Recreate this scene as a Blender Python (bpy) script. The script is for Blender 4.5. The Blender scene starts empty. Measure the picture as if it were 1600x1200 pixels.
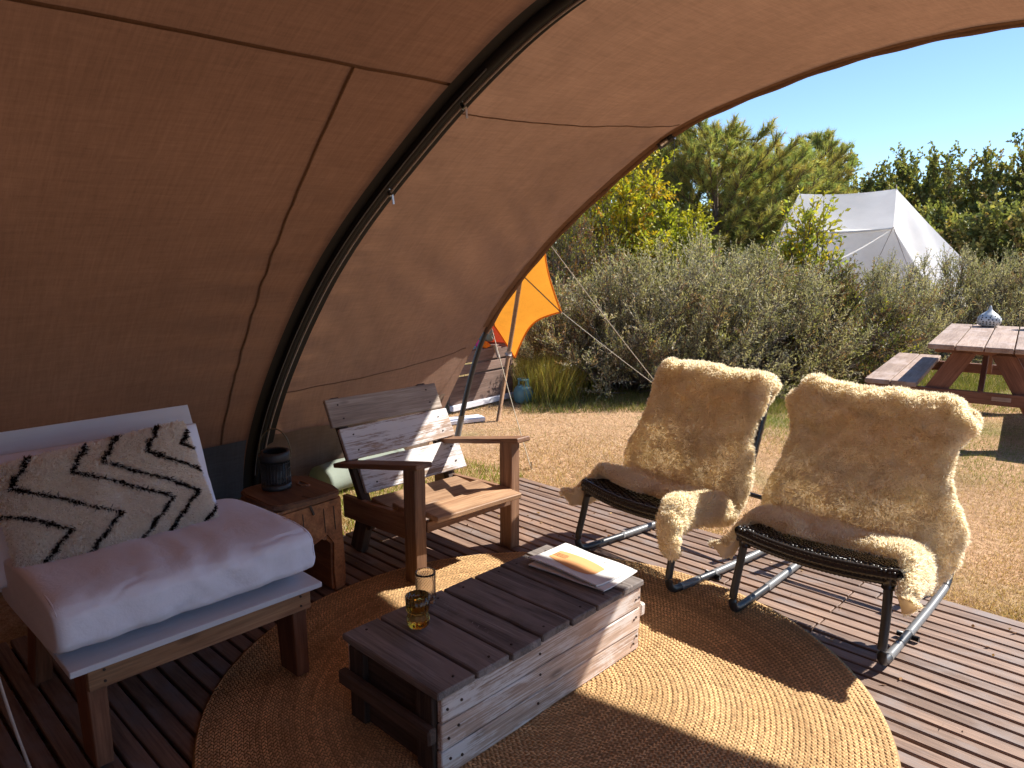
import bpy, bmesh, math, random
import numpy as np
from mathutils import Vector, Matrix

random.seed(7); rng = np.random.default_rng(11)
R = math.radians
SC = bpy.context.scene
COL = SC.collection

# ------------------------------------------------------------------ camera, sky, sun, exposure
# world axes: +X along the deck boards, +Y out of the tent mouth, z = 0 on top of the deck
HEADING = math.atan2(.694, .72)            # camera looks 43.9 degrees left of +Y
cam = bpy.data.objects.new('camera', bpy.data.cameras.new('camera'))
COL.objects.link(cam); SC.camera = cam
cam.location = (0, 0, 1.5)
cam.rotation_euler = (R(90 - 10.35), 0, HEADING)
cam.data.sensor_width = 36.0
cam.data.lens = 36.0 * 1150 / 1600
cam.data.clip_start = .05; cam.data.clip_end = 2000

SUN_EL, SUN_AZ = R(41.8), R(24.0)          # azimuth clockwise from +Y
sunv = Vector((math.sin(SUN_AZ)*math.cos(SUN_EL), math.cos(SUN_AZ)*math.cos(SUN_EL), math.sin(SUN_EL)))
world = bpy.data.worlds.new('World'); SC.world = world; world.use_nodes = True
wn = world.node_tree; bgn = wn.nodes['Background']
sky = wn.nodes.new('ShaderNodeTexSky'); sky.sky_type = 'NISHITA'; sky.sun_disc = False
sky.sun_elevation = SUN_EL; sky.sun_rotation = SUN_AZ
sky.air_density = .8; sky.dust_density = 0; sky.ozone_density = 4.6; sky.altitude = 100
wn.links.new(sky.outputs[0], bgn.inputs[0]); bgn.inputs[1].default_value = .070
sl = bpy.data.lights.new('sun', 'SUN'); sl.energy = 3.55; sl.angle = R(.53); sl.color = (1, .955, .885)
so = bpy.data.objects.new('sun', sl); COL.objects.link(so)
so.rotation_euler = sunv.to_track_quat('Z', 'Y').to_euler(); so.location = (3, 12, 12)
SC.view_settings.view_transform = 'Standard'; SC.view_settings.look = 'None'
SC.view_settings.gamma = 1; SC.view_settings.exposure = 1.5
SC.view_settings.use_curve_mapping = False
SC.cycles.use_denoising = True
try: SC.cycles.denoiser = 'OPENIMAGEDENOISE'
except Exception: pass
SC.cycles.use_adaptive_sampling = True; SC.cycles.adaptive_threshold = .025
SC.cycles.max_bounces = 9; SC.cycles.diffuse_bounces = 4; SC.cycles.transmission_bounces = 8
SC.cycles.transparent_max_bounces = 8; SC.cycles.caustics_refractive = True; SC.cycles.caustics_reflective = False

# ------------------------------------------------------------------ helpers: materials
class MatB:
    def __init__(s, name):
        s.m = bpy.data.materials.new(name); s.m.use_nodes = True; s.t = s.m.node_tree
        s.p = s.t.nodes['Principled BSDF']; s.out = s.t.nodes['Material Output']
    def n(s, typ, **kw):
        nd = s.t.nodes.new('ShaderNode' + typ)
        for k, v in kw.items():
            if k in nd.bl_rna.properties and k not in nd.inputs: setattr(nd, k, v)
            else: s.set(nd, k, v)
        return nd
    def set(s, nd, k, v):
        i = nd.inputs[k]
        if isinstance(v, bpy.types.NodeSocket): s.t.links.new(v, i)
        elif isinstance(v, bpy.types.Node): s.t.links.new(v.outputs[0], i)
        else: i.default_value = v
    def coords(s, scale, rnd=True, kind='Object'):
        tc = s.n('TexCoord')
        v = tc.outputs[kind]
        if rnd:
            oi = s.n('ObjectInfo')
            mu = s.n('Math', operation='MULTIPLY'); s.set(mu, 0, oi.outputs['Random']); s.set(mu, 1, 41.3)
            ad = s.n('VectorMath', operation='ADD'); s.set(ad, 0, v); s.set(ad, 1, mu); v = ad.outputs[0]
        mp = s.n('VectorMath', operation='MULTIPLY'); s.set(mp, 0, v); s.set(mp, 1, scale)
        return mp.outputs[0]
    def noise(s, vec, scale=1, detail=5, rough=.6, dist=0):
        nd = s.n('TexNoise'); s.set(nd, 'Vector', vec); s.set(nd, 'Scale', scale); s.set(nd, 'Detail', detail)
        s.set(nd, 'Roughness', rough); s.set(nd, 'Distortion', dist); return nd.outputs['Fac']
    def ramp(s, fac, stops):
        nd = s.n('ValToRGB'); e = nd.color_ramp.elements
        while len(e) < len(stops): e.new(.5)
        for el, (pos, c) in zip(e, stops): el.position = pos; el.color = (*c, 1) if len(c) == 3 else c
        s.set(nd, 0, fac); return nd.outputs[0]
    def mix(s, fac, a, b, blend='MIX'):
        nd = s.n('Mix', data_type='RGBA', blend_type=blend)
        for i, v in ((0, fac), (6, a), (7, b)):
            if isinstance(v, bpy.types.NodeSocket): s.t.links.new(v, nd.inputs[i])
            else: nd.inputs[i].default_value = (*v, 1) if isinstance(v, tuple) and len(v) == 3 else v
        return nd.outputs[2]
    def bump(s, h, strength=.3, dist=.002):
        b = s.n('Bump'); s.set(b, 'Height', h); s.set(b, 'Strength', strength); s.set(b, 'Distance', dist)
        s.set(s.p, 'Normal', b.outputs[0]); return b
    def fin(s, col=None, rough=.8, spec=.3, metal=0):
        if col is not None:
            if isinstance(col, tuple): s.p.inputs['Base Color'].default_value = (*col, 1)
            else: s.set(s.p, 'Base Color', col)
        s.set(s.p, 'Roughness', rough); s.p.inputs['Specular IOR Level'].default_value = spec
        s.p.inputs['Metallic'].default_value = metal
        return s.m

def mul(c, f): return tuple(x * f for x in c)

def wood(name, light, dark, knots=.5, rough=.78, paint=None, wear=.5, grain=1.0, stain=None, spec=.25):
    b = MatB(name)
    v = b.coords((1.6, 26*grain, 26*grain)); g = b.noise(v, 1.0, 7, .62, .9)
    vf = b.coords((6, 190*grain, 190*grain)); gf = b.noise(vf, 1.0, 3, .6, .2)
    vb = b.coords((1.3, 5, 5)); gb = b.noise(vb, 1.0, 4, .6, .3)
    c = b.ramp(g, [(.28, dark), (.5, tuple((x+y)/2 for x, y in zip(light, dark))), (.72, light)])
    c = b.mix(.55, c, b.ramp(gf, [(.3, (.35, .33, .31)), (.62, (1, 1, 1))]), 'MULTIPLY')
    c = b.mix(.8, c, b.ramp(gb, [(.25, (.55, .52, .5)), (.6, (1.05, 1.03, 1.0))]), 'MULTIPLY')
    oi = b.n('ObjectInfo')
    c = b.mix(1.0, c, b.ramp(oi.outputs['Random'], [(0, (.74, .72, .7)), (1, (1.1, 1.06, 1.03))]), 'MULTIPLY')
    vo = b.n('TexVoronoi'); b.set(vo, 'Vector', b.coords((3.2, 9, 9))); b.set(vo, 'Scale', 1.0)
    kf = b.ramp(vo.outputs['Distance'], [(.06, (1, 1, 1)), (.15, (0, 0, 0))])
    km = b.n('Math', operation='MULTIPLY'); b.set(km, 0, kf); b.set(km, 1, knots)
    c = b.mix(km.outputs[0], c, mul(dark, .45))
    if paint:
        pn = b.noise(b.coords((3, 9, 9)), 1.0, 6, .7, .4)
        ad = b.n('Math', operation='MULTIPLY_ADD'); b.set(ad, 0, gf); b.set(ad, 1, .5); b.set(ad, 2, pn)
        f = b.ramp(ad.outputs[0], [(wear, (0, 0, 0)), (wear + .12, (1, 1, 1))])
        pc = b.mix(b.noise(b.coords((2, 30, 30)), 1, 4), mul(paint, .8), paint)
        c = b.mix(f, c, pc)
    if stain:
        sn = b.noise(b.coords((4, 7, 7)), 1.0, 5, .6)
        c = b.mix(b.ramp(sn, [(.5, (0, 0, 0)), (.68, (1, 1, 1))]), c, stain)
    h = b.n('Math', operation='MULTIPLY_ADD'); b.set(h, 0, gf); b.set(h, 1, .5); b.set(h, 2, g)
    b.bump(h.outputs[0], .55, .0025)
    return b.fin(c, rough, spec)

def plain(name, col, rough=.6, spec=.4, metal=0, var=.25, scale=20, bump=0.0):
    b = MatB(name)
    f = b.noise(b.coords((scale,)*3), 1, 5)
    c = b.mix(f, mul(col, 1 - var), mul(col, 1 + var*.6))
    if bump: b.bump(f, bump, .003)
    return b.fin(c, rough, spec, metal)

def thin_mat(name, col_sock, b, trans=.4, tcol=None, rough=.9, normal=None):
    """diffuse + translucent sheet (canvas, leaves, wool)"""
    d = b.n('BsdfDiffuse'); b.set(d, 'Color', col_sock)
    t = b.n('BsdfTranslucent'); b.set(t, 'Color', tcol if tcol is not None else col_sock)
    if normal is not None: b.set(d, 'Normal', normal)
    m = b.n('MixShader'); b.set(m, 0, trans); b.t.links.new(d.outputs[0], m.inputs[1]); b.t.links.new(t.outputs[0], m.inputs[2])
    b.t.links.new(m.outputs[0], b.out.inputs[0]); return b.m

def leaf_mat(name, trans=.38, gloss=.02):
    b = MatB(name); a = b.n('Attribute', attribute_name='col')
    d = b.n('BsdfDiffuse'); b.set(d, 'Color', a.outputs['Color'])
    t = b.n('BsdfTranslucent')
    b.set(t, 'Color', b.mix(1.0, a.outputs['Color'], (1.15, 1.2, .6), 'MULTIPLY'))
    m = b.n('MixShader'); b.set(m, 0, trans); b.t.links.new(d.outputs[0], m.inputs[1]); b.t.links.new(t.outputs[0], m.inputs[2])
    g = b.n('BsdfGlossy'); b.set(g, 'Roughness', .45); b.set(g, 'Color', (1, 1, 1, 1))
    m2 = b.n('MixShader'); b.set(m2, 0, gloss); b.t.links.new(m.outputs[0], m2.inputs[1]); b.t.links.new(g.outputs[0], m2.inputs[2])
    b.t.links.new(m2.outputs[0], b.out.inputs[0]); return b.m

# ------------------------------------------------------------------ helpers: objects
def thing(name, label, cat, loc=(0, 0, 0), rotz=0, group=None):
    o = bpy.data.objects.new(name, None); COL.objects.link(o)
    o.empty_display_size = .1; o.location = loc; o.rotation_euler = (0, 0, rotz)
    return tag(o, label, cat, group)
def tag(o, label, cat=None, group=None, kind=None):
    if label: o['label'] = label
    if cat: o['category'] = cat
    if group: o['group'] = group
    if kind: o['kind'] = kind
    return o
def add(name, me, mat=None, parent=None, smooth=False):
    o = bpy.data.objects.new(name, me); COL.objects.link(o)
    if mat is not None and len(me.materials) == 0: me.materials.append(mat)
    if parent is not None: o.parent = parent
    if smooth: me.polygons.foreach_set('use_smooth', np.ones(len(me.polygons), bool))
    return o
def npmesh(name, V, F, col=None, smooth=False):
    """fast mesh from arrays; F is (M,k) or a list of such arrays"""
    me = bpy.data.meshes.new(name); V = np.asarray(V, np.float32)
    Fs = F if isinstance(F, list) else [F]; Fs = [np.asarray(f, np.int32) for f in Fs if len(f)]
    me.vertices.add(len(V)); me.vertices.foreach_set('co', V.ravel())
    loops = np.concatenate([f.ravel() for f in Fs]); tot = np.concatenate([np.full(len(f), f.shape[1], np.int32) for f in Fs])
    me.loops.add(len(loops)); me.loops.foreach_set('vertex_index', loops)
    st = np.zeros(len(tot), np.int32); st[1:] = np.cumsum(tot)[:-1]
    me.polygons.add(len(tot)); me.polygons.foreach_set('loop_start', st); me.polygons.foreach_set('loop_total', tot)
    if smooth: me.polygons.foreach_set('use_smooth', np.ones(len(tot), bool))
    if col is not None:
        a = me.color_attributes.new('col', 'FLOAT_COLOR', 'POINT')
        c = np.ones((len(V), 4), np.float32); c[:, :3] = col; a.data.foreach_set('color', c.ravel())
    me.update(calc_edges=True); me.validate()
    return me
def gridmesh(name, P, smooth=True, closed_u=False, solid=0, col=None):
    """P: (n,m,3) grid of points"""
    n, m = P.shape[:2]; idx = np.arange(n*m).reshape(n, m)
    if closed_u: idx = np.vstack([idx, idx[:1]])
    F = np.stack([idx[:-1, :-1], idx[1:, :-1], idx[1:, 1:], idx[:-1, 1:]], -1).reshape(-1, 4)
    return npmesh(name, P.reshape(-1, 3), F, col, smooth)
_cache = {}
def boxmesh(L, w, t, bev, taper=1.0, wob=0.0, mat=None):
    k = (round(L, 4), round(w, 4), round(t, 4), round(bev, 4), taper, wob, mat.name if mat else '')
    if k in _cache and not wob: return _cache[k]
    bm = bmesh.new(); bmesh.ops.create_cube(bm, size=1)
    for v in bm.verts:
        f = taper if v.co.x > 0 else 1.0
        v.co = Vector((v.co.x*L, v.co.y*w*f, v.co.z*t*f))
    if wob:
        bmesh.ops.subdivide_edges(bm, edges=[e for e in bm.edges if abs(e.verts[0].co.x - e.verts[1].co.x) > L*.9], cuts=5)
        for v in bm.verts: v.co += Vector((random.uniform(-1, 1)*wob, random.uniform(-1, 1)*wob, random.uniform(-1, 1)*wob*.6))
    if bev > 0: bmesh.ops.bevel(bm, geom=[e for e in bm.edges if len(e.link_faces) == 2 and e.calc_face_angle(0) > .8], offset=bev, segments=1, affect='EDGES')
    me = bpy.data.meshes.new('piece'); bm.to_mesh(me); bm.free(); _cache[k] = me
    return me
def beam(name, parent, a, b, w, t, mat, up=(0, 0, 1), bev=.003, taper=1.0, wob=0.0, off=(0, 0, 0)):
    """board from a to b (long axis = local X), width w across, thickness t along up"""
    a = Vector(a) - Vector(off); b = Vector(b) - Vector(off); d = b - a; L = d.length; x = d.normalized()
    u = Vector(up); u = (u - x*u.dot(x)).normalized(); y = u.cross(x)
    me = boxmesh(L, w, t, bev, taper, wob, mat)
    o = add(name, me, mat, parent)
    M = Matrix((x, y, u)).transposed().to_4x4(); M.translation = (a + b)/2
    o.matrix_local = M
    return o
def tube_pts(P, r, k=8, closed=False):
    """vertex grid (n,k,3) around polyline"""
    P = np.asarray(P, float); n = len(P); r = np.broadcast_to(np.asarray(r, float), (n,))
    T = np.gradient(P, axis=0); T /= np.linalg.norm(T, axis=1)[:, None] + 1e-12
    ref = np.array([0, 0, 1.]) if abs(T[:, 2]).mean() < .9 else np.array([1., 0, 0])
    A = np.cross(T, ref); A /= np.linalg.norm(A, axis=1)[:, None] + 1e-12; B = np.cross(T, A)
    th = np.linspace(0, 2*np.pi, k, endpoint=False)
    return P[:, None] + r[:, None, None]*(np.cos(th)[None, :, None]*A[:, None] + np.sin(th)[None, :, None]*B[:, None])
def tubemesh(name, P, r, k=8):
    G = tube_pts(P, r, k); n = len(G); idx = np.arange(n*k).reshape(n, k); idx = np.hstack([idx, idx[:, :1]])
    F = np.stack([idx[:-1, :-1], idx[:-1, 1:], idx[1:, 1:], idx[1:, :-1]], -1).reshape(-1, 4)
    caps = np.array([np.arange(k), np.arange(k)[::-1] + (n-1)*k])
    return npmesh(name, G.reshape(-1, 3), [F, caps], None, True)
def tube(name, parent, P, r, mat, k=8, off=(0, 0, 0)):
    return add(name, tubemesh(name, np.asarray(P, float) - np.asarray(off, float), r, k), mat, parent)
def smooth_path(P, n=40):
    P = np.asarray(P, float); d = np.r_[0, np.cumsum(np.linalg.norm(np.diff(P, axis=0), axis=1))]
    t = np.linspace(0, d[-1], n); Q = np.stack([np.interp(t, d, P[:, i]) for i in range(P.shape[1])], 1)
    for _ in range(max(2, n//14)):
        Q[1:-1] = .25*Q[:-2] + .5*Q[1:-1] + .25*Q[2:]
    return Q
def lathe(name, prof, k=32, mat=None, parent=None, flute=None):
    """prof: (r,z) list, revolved; flute(theta, z) multiplies r"""
    prof = np.asarray(prof, float); th = np.linspace(0, 2*np.pi, k, endpoint=False)
    r = prof[:, 0][None].repeat(k, 0)
    if flute is not None: r = r*flute(th[:, None], prof[:, 1][None])
    P = np.stack([r*np.cos(th)[:, None], r*np.sin(th)[:, None], prof[:, 1][None].repeat(k, 0)], -1)
    return add(name, gridmesh(name, P, True, True), mat, parent)
def fbm(P, f=1.0, oct=4, seed=0):
    """cheap value noise from summed sines, P (...,3)"""
    r = np.random.default_rng(seed); out = np.zeros(P.shape[:-1])
    for o in range(oct):
        for _ in range(4):
            k = r.normal(size=3); k = k/np.linalg.norm(k)*f*(1.9**o)*r.uniform(.7, 1.3)
            out += np.sin(P @ k*2*np.pi/1.0 + r.uniform(0, 6.3))/(1.9**o)/4
    return out
def copyobj(o, parent=None):
    c = o.copy(); COL.objects.link(c); c.parent = parent; return c
def V(cx, cy, z=0):
    """ground position from sideways / forward metres seen from where the photographer stands"""
    return ((.72*cx - .694*cy), (.694*cx + .72*cy), z)
GZ = -.05                                   # level of the grass below the deck

# ------------------------------------------------------------------ materials
M = {}
M['deck'] = wood('deck_wood', (.43, .295, .222), (.19, .12, .09), .25, .62, grain=.8, spec=.35, stain=(.24, .19, .17))
M['joist'] = plain('joist_wood', (.05, .035, .028))
M['grey_lid'] = wood('weathered_lid_wood', (.42, .385, .37), (.13, .112, .105), .6, .8, stain=(.24, .20, .18))
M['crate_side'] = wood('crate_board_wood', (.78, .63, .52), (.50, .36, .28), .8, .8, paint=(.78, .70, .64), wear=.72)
M['crate_dark'] = wood('shaded_crate_wood', (.17, .125, .1), (.07, .048, .038), .4, .8)  # darkened crate wood: the near end's shade is put into its colour
M['chair_brown'] = wood('brown_chair_wood', (.42, .25, .155), (.18, .09, .055), .6, .55, spec=.4)
M['chair_seat'] = wood('worn_seat_wood', (.60, .40, .25), (.30, .165, .09), .5, .6, paint=(.52, .43, .36), wear=.88)
M['slat_white'] = wood('whitewashed_slat_wood', (.60, .46, .36), (.22, .15, .115), .6, .8, paint=(.74, .70, .68), wear=.64)
M['slat_tan'] = wood('weathered_slat_wood', (.80, .70, .61), (.44, .35, .29), .9, .8, paint=(.68, .62, .57), wear=.9)
M['white_board'] = wood('white_painted_board', (.6, .48, .4), (.4, .3, .25), .2, .6, paint=(.72, .71, .74), wear=.40)
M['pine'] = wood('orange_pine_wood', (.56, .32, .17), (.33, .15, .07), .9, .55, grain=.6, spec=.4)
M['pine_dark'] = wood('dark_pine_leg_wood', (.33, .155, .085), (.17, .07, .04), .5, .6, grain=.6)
M['log'] = wood('log_table_wood', (.62, .29, .125), (.22, .08, .032), .5, .55, grain=.45, spec=.4)
M['log_top'] = wood('log_table_top_wood', (.33, .16, .085), (.15, .06, .03), .5, .5, grain=.45, spec=.45)
M['picnic'] = wood('picnic_table_wood', (.54, .42, .35), (.33, .23, .185), .3, .75, stain=(.40, .31, .27))
M['picnic_red'] = wood('picnic_frame_wood', (.34, .165, .11), (.20, .09, .06), .3, .7)
M['pole_wood'] = wood('tarp_pole_wood', (.42, .25, .13), (.25, .13, .06), .2, .6)
M['neigh'] = wood('neighbour_board_wood', (.36, .255, .21), (.19, .125, .10), .6, .85)
M['black_tube'] = plain('black_powder_coat', (.022, .022, .024), .42, .5, 0, .2, 60)
M['grey_tube'] = plain('worn_lit_grey_tube', (.16, .155, .15), .4, .5, 0, .3, 60)  # on the sled runners this grey holds wear and sunlit tone together
M['wicker'] = plain('black_wicker', (.028, .026, .025), .24, .6, 0, .4, 120)
M['black_cloth'] = plain('black_webbing', (.012, .011, .011), .7, .3, 0, .3, 90)
M['zip'] = plain('zip_tape', (.34, .28, .25), .5, .4)
M['metal'] = plain('steel', (.55, .54, .52), .3, .5, 1)
M['rope'] = plain('guy_rope', (.62, .55, .42), .8, .2, 0, .2, 300)
M['black_metal'] = plain('black_lantern_metal', (.025, .025, .026), .45, .5, 0, .3, 50)
M['brass'] = plain('bronze_wire', (.16, .12, .07), .4, .5, .7)
M['white_cer'] = plain('white_ceramic', (.60, .62, .60), .35, .5, 0, .1, 30)
M['paper'] = plain('newsprint', (.80, .775, .74), .9, .1, 0, .05, 30)
M['ink_orange'] = plain('orange_print', (.80, .40, .17), .9, .1, 0, .08, 40)
M['ink'] = plain('grey_print', (.22, .25, .25), .9, .1)
M['ink_dark'] = plain('dark_print', (.25, .13, .06), .9, .1)
M['mark'] = plain('worn_white_paint', (.30, .28, .27), .9, .1, 0, .5, 90)
M['blue_gas'] = plain('blue_gas_bottle_paint', (.10, .24, .28), .35, .5, 0, .3, 14)
M['nail'] = plain('rusty_nail', (.05, .03, .022), .6, .4)
def _hide():
    b = MatB('sheepskin_leather'); c = b.mix(b.noise(b.coords((20,)*3), 1, 4), (.80, .72, .60), (.9, .82, .70)); return thin_mat('h', c, b, .62)
M['leather'] = _hide()
M['leaf'] = leaf_mat('leaf'); M['leaf_grey'] = leaf_mat('silver_leaf', .28, .02); M['grass'] = leaf_mat('grass_blade', .3, .02)
M['bark'] = plain('bark', (.16, .115, .085), .9, .1, 0, .4, 12, .4)
M['twig'] = plain('grey_twig', (.20, .165, .135), .9, .1, 0, .3, 20)

def canvas(name, col, tcol, trans, streak=1.0, weave=((70, 5, 70), (5, 70, 5))):
    b = MatB(name)
    w1 = b.noise(b.coords(weave[0], False), 1, 7, .8); w2 = b.noise(b.coords(weave[1], False), 1, 7, .8)
    lg = b.noise(b.coords((1.1, 1.1, 1.1), False), 1, 4, .55)
    c = b.mix(.6*streak, col, b.ramp(w1, [(.3, mul(col, .55)), (.7, mul(col, 1.35))]))
    c = b.mix(.4*streak, c, b.ramp(w2, [(.3, mul(col, .62)), (.7, mul(col, 1.25))]))
    c = b.mix(1.0, c, b.ramp(lg, [(.3, (.86, .86, .86)), (.7, (1.06, 1.06, 1.06))]), 'MULTIPLY')
    t = b.mix(1.0, c, tuple(y/x for x, y in zip(col, tcol)), 'MULTIPLY')
    bp = b.n('Bump'); h = b.n('Math', operation='ADD'); b.set(h, 0, w1); b.set(h, 1, w2)
    b.set(bp, 'Height', h.outputs[0]); b.set(bp, 'Strength', .25); b.set(bp, 'Distance', .0012)
    return thin_mat(name, c, b, trans, t, normal=bp.outputs[0])
M['canvas'] = canvas('brown_canvas', (.325, .205, .148), (.225, .108, .056), .42)
M['canvas_back'] = canvas('brown_roof_canvas', (.27, .16, .108), (.13, .055, .028), .34, 1.0, ((5, 80, 5), (60, 6, 60)))
M['seam_soft'] = canvas('brown_canvas_stitching', (.22, .13, .085), (.10, .04, .018), .3)
M['canvas_dark'] = canvas('brown_canvas_seam', (.19, .108, .066), (.08, .035, .018), .2)
M['flap'] = canvas('grey_mud_flap', (.10, .105, .12), (.05, .05, .055), .15)
M['flap_tan'] = canvas('tan_mud_flap', (.24, .17, .125), (.10, .055, .03), .25)
M['orange'] = canvas('orange_tarp', (.62, .27, .045), (.95, .36, .035), .62, .5)
M['red_cloth'] = canvas('red_cloth', (.35, .05, .025), (.42, .05, .02), .4, .5)
M['white_canvas'] = canvas('white_tent_canvas', (.86, .85, .84), (.88, .87, .85), .44, .2)
M['green_sheet'] = canvas('pale_green_sheet', (.36, .40, .33), (.3, .35, .27), .3, .3)
def wool(name):
    b = MatB(name); a = b.n('Attribute', attribute_name='col')
    return thin_mat(name, a.outputs['Color'], b, .58, b.mix(1.0, a.outputs['Color'], (1.05, .95, .8), 'MULTIPLY'))
M['wool'] = wool('sheep_wool')
def linen(name, col):
    b = MatB(name); n1 = b.noise(b.coords((7, 7, 7), False), 1, 5, .6, .4); n2 = b.noise(b.coords((500, 500, 500), False), 1, 2)
    h = b.n('Math', operation='MULTIPLY_ADD'); b.set(h, 0, n2); b.set(h, 1, .04); b.set(h, 2, n1)
    b.bump(h.outputs[0], .35, .02)
    return b.fin(b.mix(n1, mul(col, .9), col), .9, .15)
M['linen'] = linen('white_cotton', (.82, .82, .91))
def glassm(name, col, rough=.02):
    b = MatB(name); p = b.p; p.inputs['Base Color'].default_value = (*col, 1); p.inputs['Roughness'].default_value = rough
    p.inputs['Transmission Weight'].default_value = 1; p.inputs['IOR'].default_value = 1.48; return b.m
M['amber'] = glassm('amber_glass', (.92, .62, .16)); M['clear'] = glassm('clear_glass', (.97, .95, .95), .06)

# ------------------------------------------------------------------ ground
def ground_mat():
    b = MatB('dry_grass_ground')
    v = b.coords((1, 1, 1), False)
    a = b.noise(v, 1.3, 6, .65); f = b.noise(v, 26, 5, .7); p = b.noise(v, .55, 4, .6, .5); q = b.noise(v, 110, 3, .6)
    straw = b.ramp(f, [(.25, (.28, .16, .085)), (.5, (.50, .315, .185)), (.75, (.63, .44, .285))])
    straw = b.mix(.6, straw, b.ramp(q, [(.3, (.5, .45, .4)), (.65, (1.15, 1.1, 1.0))]), 'MULTIPLY')
    green = b.ramp(f, [(.3, (.06, .075, .018)), (.7, (.19, .21, .06))])
    c = b.mix(b.ramp(p, [(.54, (0, 0, 0)), (.70, (1, 1, 1))]), straw, green)
    c = b.mix(b.ramp(a, [(.35, (.5, .5, .5)), (.5, (0, 0, 0))]), c, (.27, .17, .095))
    b.bump(f, .8, .03)
    return b.fin(c, .95, .1)
gx = np.concatenate([np.linspace(-900, -40, 12), np.linspace(-30, 30, 90), np.linspace(40, 900, 12)])
GXs, GYs = np.meshgrid(gx, gx, indexing='ij')
Zg = GZ + .012*np.sin(GXs*1.7 + GYs*.9)*np.cos(GYs*1.3 - GXs*.4)*(np.hypot(GXs, GYs) < 40)
# the ground dips a little under the platform so the joists never cut it
under = (GXs > -3.6) & (GXs < 2.9) & (GYs > -2.3) & (GYs < 3.7)
Zg = np.where(under, GZ - .03, Zg)
g = add('ground', gridmesh('ground', np.stack([GXs, GYs, Zg], -1)), ground_mat()); g['kind'] = 'structure'

# ------------------------------------------------------------------ deck: every board its own piece
deck = bpy.data.objects.new('deck', None); COL.objects.link(deck); deck['kind'] = 'structure'; deck.location = (0, 0, 0)
PITCH = .0665; BW = .0555
y = 3.46 - BW/2; row = 0
while y > -1.95:
    cuts = [-3.25, -1.03 + random.uniform(-.004, .004), 1.25, 2.62]
    if row % 5 == 2 or y < 1.75: cuts[1] = -2.02 + .55*(row % 3) + random.uniform(-.02, .02)
    for a, b2 in zip(cuts[:-1], cuts[1:]):
        beam('deck_board', deck, (a + .0025, y, -.0125 + random.uniform(-.0022, .0015)), (b2 - .0025, y + random.uniform(-.003, .003), -.0125 + random.uniform(-.0022, .0015)),
             BW + random.choice([0, 0, -.004]), .025, M['deck'], bev=.003)
    y -= PITCH; row += 1
for x in np.arange(-3.2, 2.6, .58):
    beam('joist', deck, (x, 3.43, -.051), (x, -1.9, -.051), .05, .05, M['joist'], bev=0)

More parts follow.
